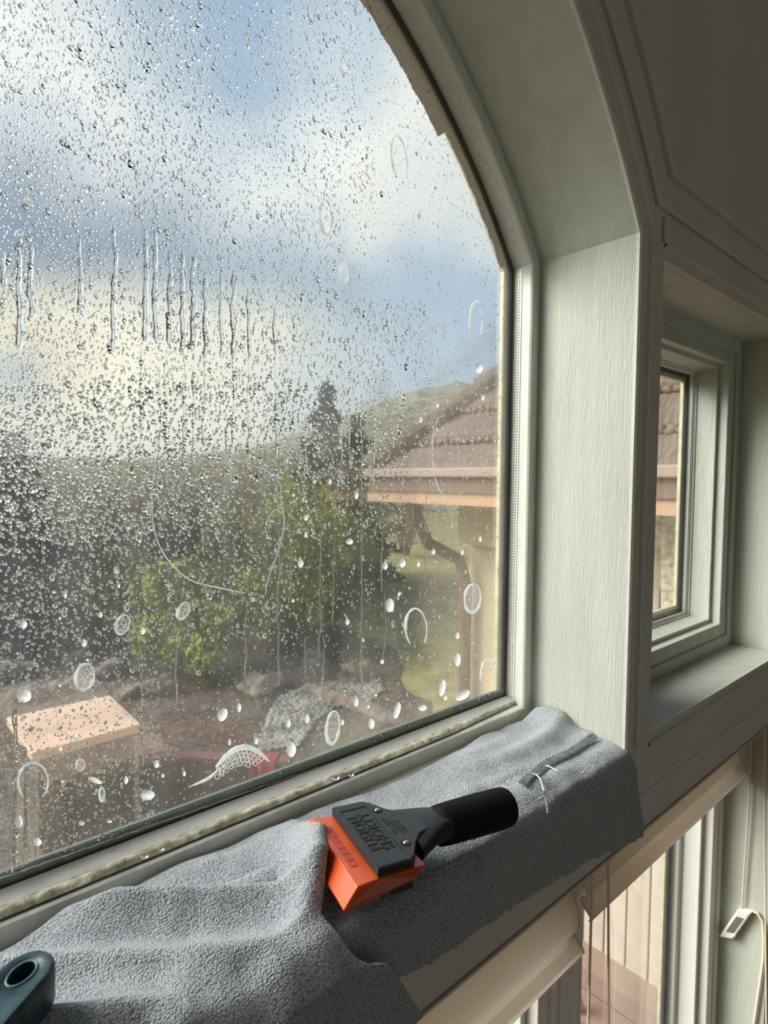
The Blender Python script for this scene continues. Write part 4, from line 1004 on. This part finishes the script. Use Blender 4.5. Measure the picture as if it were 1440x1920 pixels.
NM = [(230, 1171, 12, 19, 22, 'ring', 'pointed oval soap ring left of the small round ring over the rocks'), (344, 1145, 10, 17, 28, 'ring', 'tilted oval soap ring below the long white arc'),
      (159, 1269, 17, 25, 14, 'ring', 'large oval soap ring just above the peach capstone'), (45, 1304, 14, 13, 0, 'solid', 'round white soap blob at the left end of the capstone'),
      (43.8, 1170.6, 7, 8, 0, 'solid', 'small solid white soap dot at the left edge'), (62, 1466, 28, 36, 0, 'arc', 'big faint soap arch over the block pier'),
      (151, 1434, 8, 11, 0, 'ring', 'small speckled soap ring under the capstone'), (178, 1463, 14, 5, 22, 'solid', 'short slanting soap streak below the capstone'),
      (191, 1489, 5, 13, 0, 'ring', 'narrow upright ladder-like soap oval on the block pier'), (276, 1491, 14, 9, -8, 'solid', 'ragged white soap splash near the pane foot'),
      (730.6, 1134.7, 8, 13, 0, 'solid', 'solid white soap oval over the lawn'), (780, 1178, 20, 37, -4, 'arc', 'tall thin soap loop over the lawn'),
      (886, 1122, 15, 27, 4, 'ring', 'cream soap ring crossing the downspout'), (857.6, 1237, 6, 12, 0, 'solid', 'white soap oval beside the foot of the downspout'),
      (829, 1289, 6, 16, 8, 'solid', 'slender white soap teardrop low over the grass'), (867, 1304, 15, 8, -28, 'solid', 'slanting white foam patch at the wall foot by the stucco'),
      (792, 1327, 8, 6, 0, 'solid', 'star-shaped foam splash low on the pane'), (744, 1332, 6, 16, 14, 'solid', 'bright slanted soap oval near the pane foot'),
      (624, 1364, 12, 31, 6, 'ring', 'tall bright soap ring above the pebble bed'), (545.8, 1405.5, 9, 14, 0, 'solid', 'solid white soap oval at the end of the foam cap'),
      (417, 1340, 9, 13, 25, 'solid', 'crumpled soap tuft over the mulch'), (696, 1357, 6, 10, 0, 'solid', 'plump white soap drop right of the tall ring'),
      (667, 1315, 5, 10, 0, 'tear', 'pointed soap drop over the stone edging'), (610, 407, 11, 33, -4, 'ring', 'long grey soap oval against the pale sky'),
      (646, 511, 8, 18, 0, 'ring', 'narrow grey soap oval in the sky below the long one'), (748, 298, 14, 44, -8, 'arc', 'faint curved soap trace in the bright cloud'),
      (893, 600, 12, 36, 2, 'arc', 'faint soap arch in the sky by the right stile'), (646, 128, 7, 10, 0, 'ring', 'small grey soap ring high in the cloud'),
      (53, 378, 8, 9, 0, 'ring', 'round soap ring at the left in the pale cloud'), (36, 438, 7, 7, 0, 'ring', 'lower round soap ring at the left edge of the sky'),
      (915, 1262, 14, 26, 4, 'arc', 'faint soap arch low on the stucco')]
for i, a in enumerate(NM): foam_ring(*a, seed=i*1.3)
FL = [(267, 1182, 5, 8), (157, 1205, 5, 8), (140, 1380, 4, 7), (236, 1462, 4, 8), (293, 1432, 5, 8), (305, 1454, 3, 4), (345, 1450, 3, 6), (651, 1165, 4, 7), (549, 1126, 3, 4), (834, 1308, 4, 5), (641, 1354, 4, 6), (540, 1355, 5, 9), (575, 1347, 5, 9),
      (448, 1326, 4, 9), (430, 1391, 3, 7), (480, 1388, 4, 8), (857, 1191, 4, 7), (563, 1055, 6, 9), (722, 1060, 5, 8), (754, 1055, 6, 9), (784, 1057, 3, 6), (655, 1015, 7, 6), (474, 1124, 3, 5), (573, 970, 4, 6), (573, 1002, 3, 6), (550, 928, 3, 4), (618, 903, 4, 6), (668, 928, 4, 8), (788, 786, 4, 7), (638, 826, 3, 5), (216, 1070, 4, 6), (222, 1098, 3, 5), (122, 1114, 4, 7), (188, 1152, 4, 6), (812, 1034, 4, 6), (748, 1113, 3, 4), (716, 1240, 4, 5), (680, 1200, 3, 4), (898, 690, 7, 10), (100, 1110, 3, 3), (112, 1159, 3, 3), (163, 1237, 3, 3), (35, 1540, 8, 12), (70, 1578, 8, 8), (153, 1543, 6, 5), (113, 1403, 3, 5), (116, 1465, 2, 3), (116, 1490, 2, 2), (32, 1225, 2, 2), (112, 1285, 3, 3), (205, 1540, 5, 3), (690, 1325, 3, 4), (704, 1303, 3, 3), (820, 760, 3, 4), (905, 745, 3, 6), (900, 1010, 3, 6), (866, 1035, 3, 6)]
def fz(q):
    x, y = q[:2]
    if x > 800: return 'tiny soap flecks by the stucco wall and stile'
    if y < 1130: return 'tiny soap flecks over conifer and lawn' if x > 500 else 'tiny soap flecks over the shrubs'
    if y > 1395: return 'tiny soap flecks over the block walls'
    return 'tiny soap flecks over rubble and capstone' if x < 350 else 'tiny soap flecks over mulch and pebbles'
FZ = ordl(FL, fz, lambda q: (q[0], q[1]))
for i, (x, y, a, b) in enumerate(FL):
    foam_ring(x, y, a, b, 0, 'tear', FZ[i][1]+' from the left of the '+FZ[i][0], 50+i*.9, 'small soap flecks on the pane')
def soap_line(pts, w, label):
    P_ = []; 
    for i in range(len(pts)-1):
        p0 = pts[max(0, i-1)]; p1 = pts[i]; p2 = pts[i+1]; p3 = pts[min(len(pts)-1, i+2)]
        for k in range(8):
            t = k/8; P_.append(tuple(.5*((2*p1[a])+(-p0[a]+p2[a])*t+(2*p0[a]-5*p1[a]+4*p2[a]-p3[a])*t*t+(-p0[a]+3*p1[a]-3*p2[a]+p3[a])*t**3) for a in (0, 1)))
    P_.append(pts[-1]); u1 = pxsize(at(*pts[0], 1, YG)); n = len(P_)
    mb = MB().tube([gpt(*p, .002) for p in P_], [w(k/(n-1))*u1*(.8+.3*mn.noise(Vector((k*.5, 0, 0)))) for k in range(n)], 6)
    return tag(obj('soap_streak', mb, M['foam'], smooth=True), label, 'soap foam')
cv = lambda L_: [(x/2.057, 700+y/2.057) for x, y in L_]
soap_line(cv([(598, 250), (598, 340), (590, 420), (586, 500), (592, 590), (617, 670), (665, 740), (735, 797), (820, 822), (948, 847)]), lambda t: .5+1.6*max(0, t-.25)**.7*(1 if t < .95 else .4), 'long white soap arc curving down from the runs in the middle of the pane')
soap_line(cv([(880, 318), (960, 350), (1045, 385), (1080, 430), (1085, 500), (1095, 560), (1085, 640), (1060, 720), (1035, 790), (1022, 858)]), lambda t: .6+.7*t*(1.15-t), 'thin bowed soap line right of the long arc')
soap_line(cv([(1090, 518), (1050, 535), (1030, 570), (1025, 600)]), lambda t: .6, 'short hooked soap line off the bowed one')
soap_line(cv([(990, 452), (1020, 463), (1055, 468), (1080, 460)]), lambda t: .6, 'short flat soap line across the bowed one')
soap_line(cv([(63, 785), (80, 765), (100, 760), (118, 772)]), lambda t: .7, 'short soap crescent at the left edge over the conifer')
cr_ = lambda L_: [(640+x/2.526, 640+y/2.526) for x, y in L_]
soap_line(cr_([(490, 352), (455, 368), (437, 420), (430, 500), (432, 570), (447, 660), (470, 712), (492, 742)]), lambda t: .5+.9*t, 'curved white soap line over the tiled roof')
soap_line([(352, 1476), (372, 1468), (392, 1458), (408, 1444), (425, 1432)], lambda t: .4+3.2*math.sin(math.pi*min(1, t*1.1))**1.3 if t < .9 else .8, 'tapering white soap tail left of the foam cap')
# foam cap with open bubble mesh
def on_arc(t): return (405+t*98, 1452-48*math.sin(math.pi*(.08+.80*t))**.9-6*t)
mb = MB(); n = 40; P_ = [gpt(*on_arc(k/n), .003) for k in range(n+1)]; u1 = pxsize(at(450, 1430, 1, YG))
mb.tube(P_, [(2.4+3.2*math.sin(math.pi*k/n)+1.2*mn.noise(Vector((k*.6, 3, 0))))*u1 for k in range(n+1)], 8)
cap_ = tag(obj('soap_patch', mb, M['foam'], smooth=True), 'domed cap of soap foam with open bubbles near the pane foot', 'soap foam')
cell = MB(); rr = random.Random(4)
for i in range(11):
    for j in range(4):
        t = (i+.5+.5*(j % 2))/12; x, y = on_arc(min(1, t)); y += 7+j*8; x += rr.uniform(-1, 1)-j*1.5
        if y > 1412+ (500-x)*.36+14: continue
        a, b = rr.uniform(3.4, 5), rr.uniform(3.8, 5.4)
        cell.tube([gpt(x+a*math.cos(2*math.pi*k/6+.4), y+b*math.sin(2*math.pi*k/6+.4), .002) for k in range(7)], .7*u1, 5, cap=False)
co = obj('bubble_mesh', cell, M['foam'], cap_, smooth=True)
# beads of water on the ledge and a thread of foam along the pane foot
for i, (px, py, r, lab) in enumerate([(270, 1605, 7, 'larger water bead on the dirty ledge nearer the towel fold'), (302, 1592, 5, 'smaller water bead just right of the larger one on the ledge'), (658, 1452, 6, 'round water bead on the ledge above the squeegee'), (628, 1458, 8, 'flattened water bead on the ledge above the orange blade')]):
    p = at(px, py, 2, .19); mb = MB(); mb.ball(p, r*pxsize(p), 14, 9, .1, (1, 1, .6), i); tag(obj('water_bead', mb, M['water'], smooth=True), lab, 'water bead')
pts_ = []; 
for k in range(160):
    px = -20+ (915+20)*k/159; py = 1650-(px)*.3495-6+1.6*mn.noise(Vector((k*.35, 0, 0))); pts_.append(gpt(px, py+3, .001))
mb = MB().tube(pts_, [.0035*(1+.9*max(0, mn.noise(Vector((k*.4, 5, 0))))) for k in range(160)], 5)
tag(obj('foam_thread', mb, M['foam'], smooth=True), 'thin white line of suds along the foot of the arched pane', 'soap foam')
for o in bpy.data.objects:
    if '_o' in o: del o['_o']
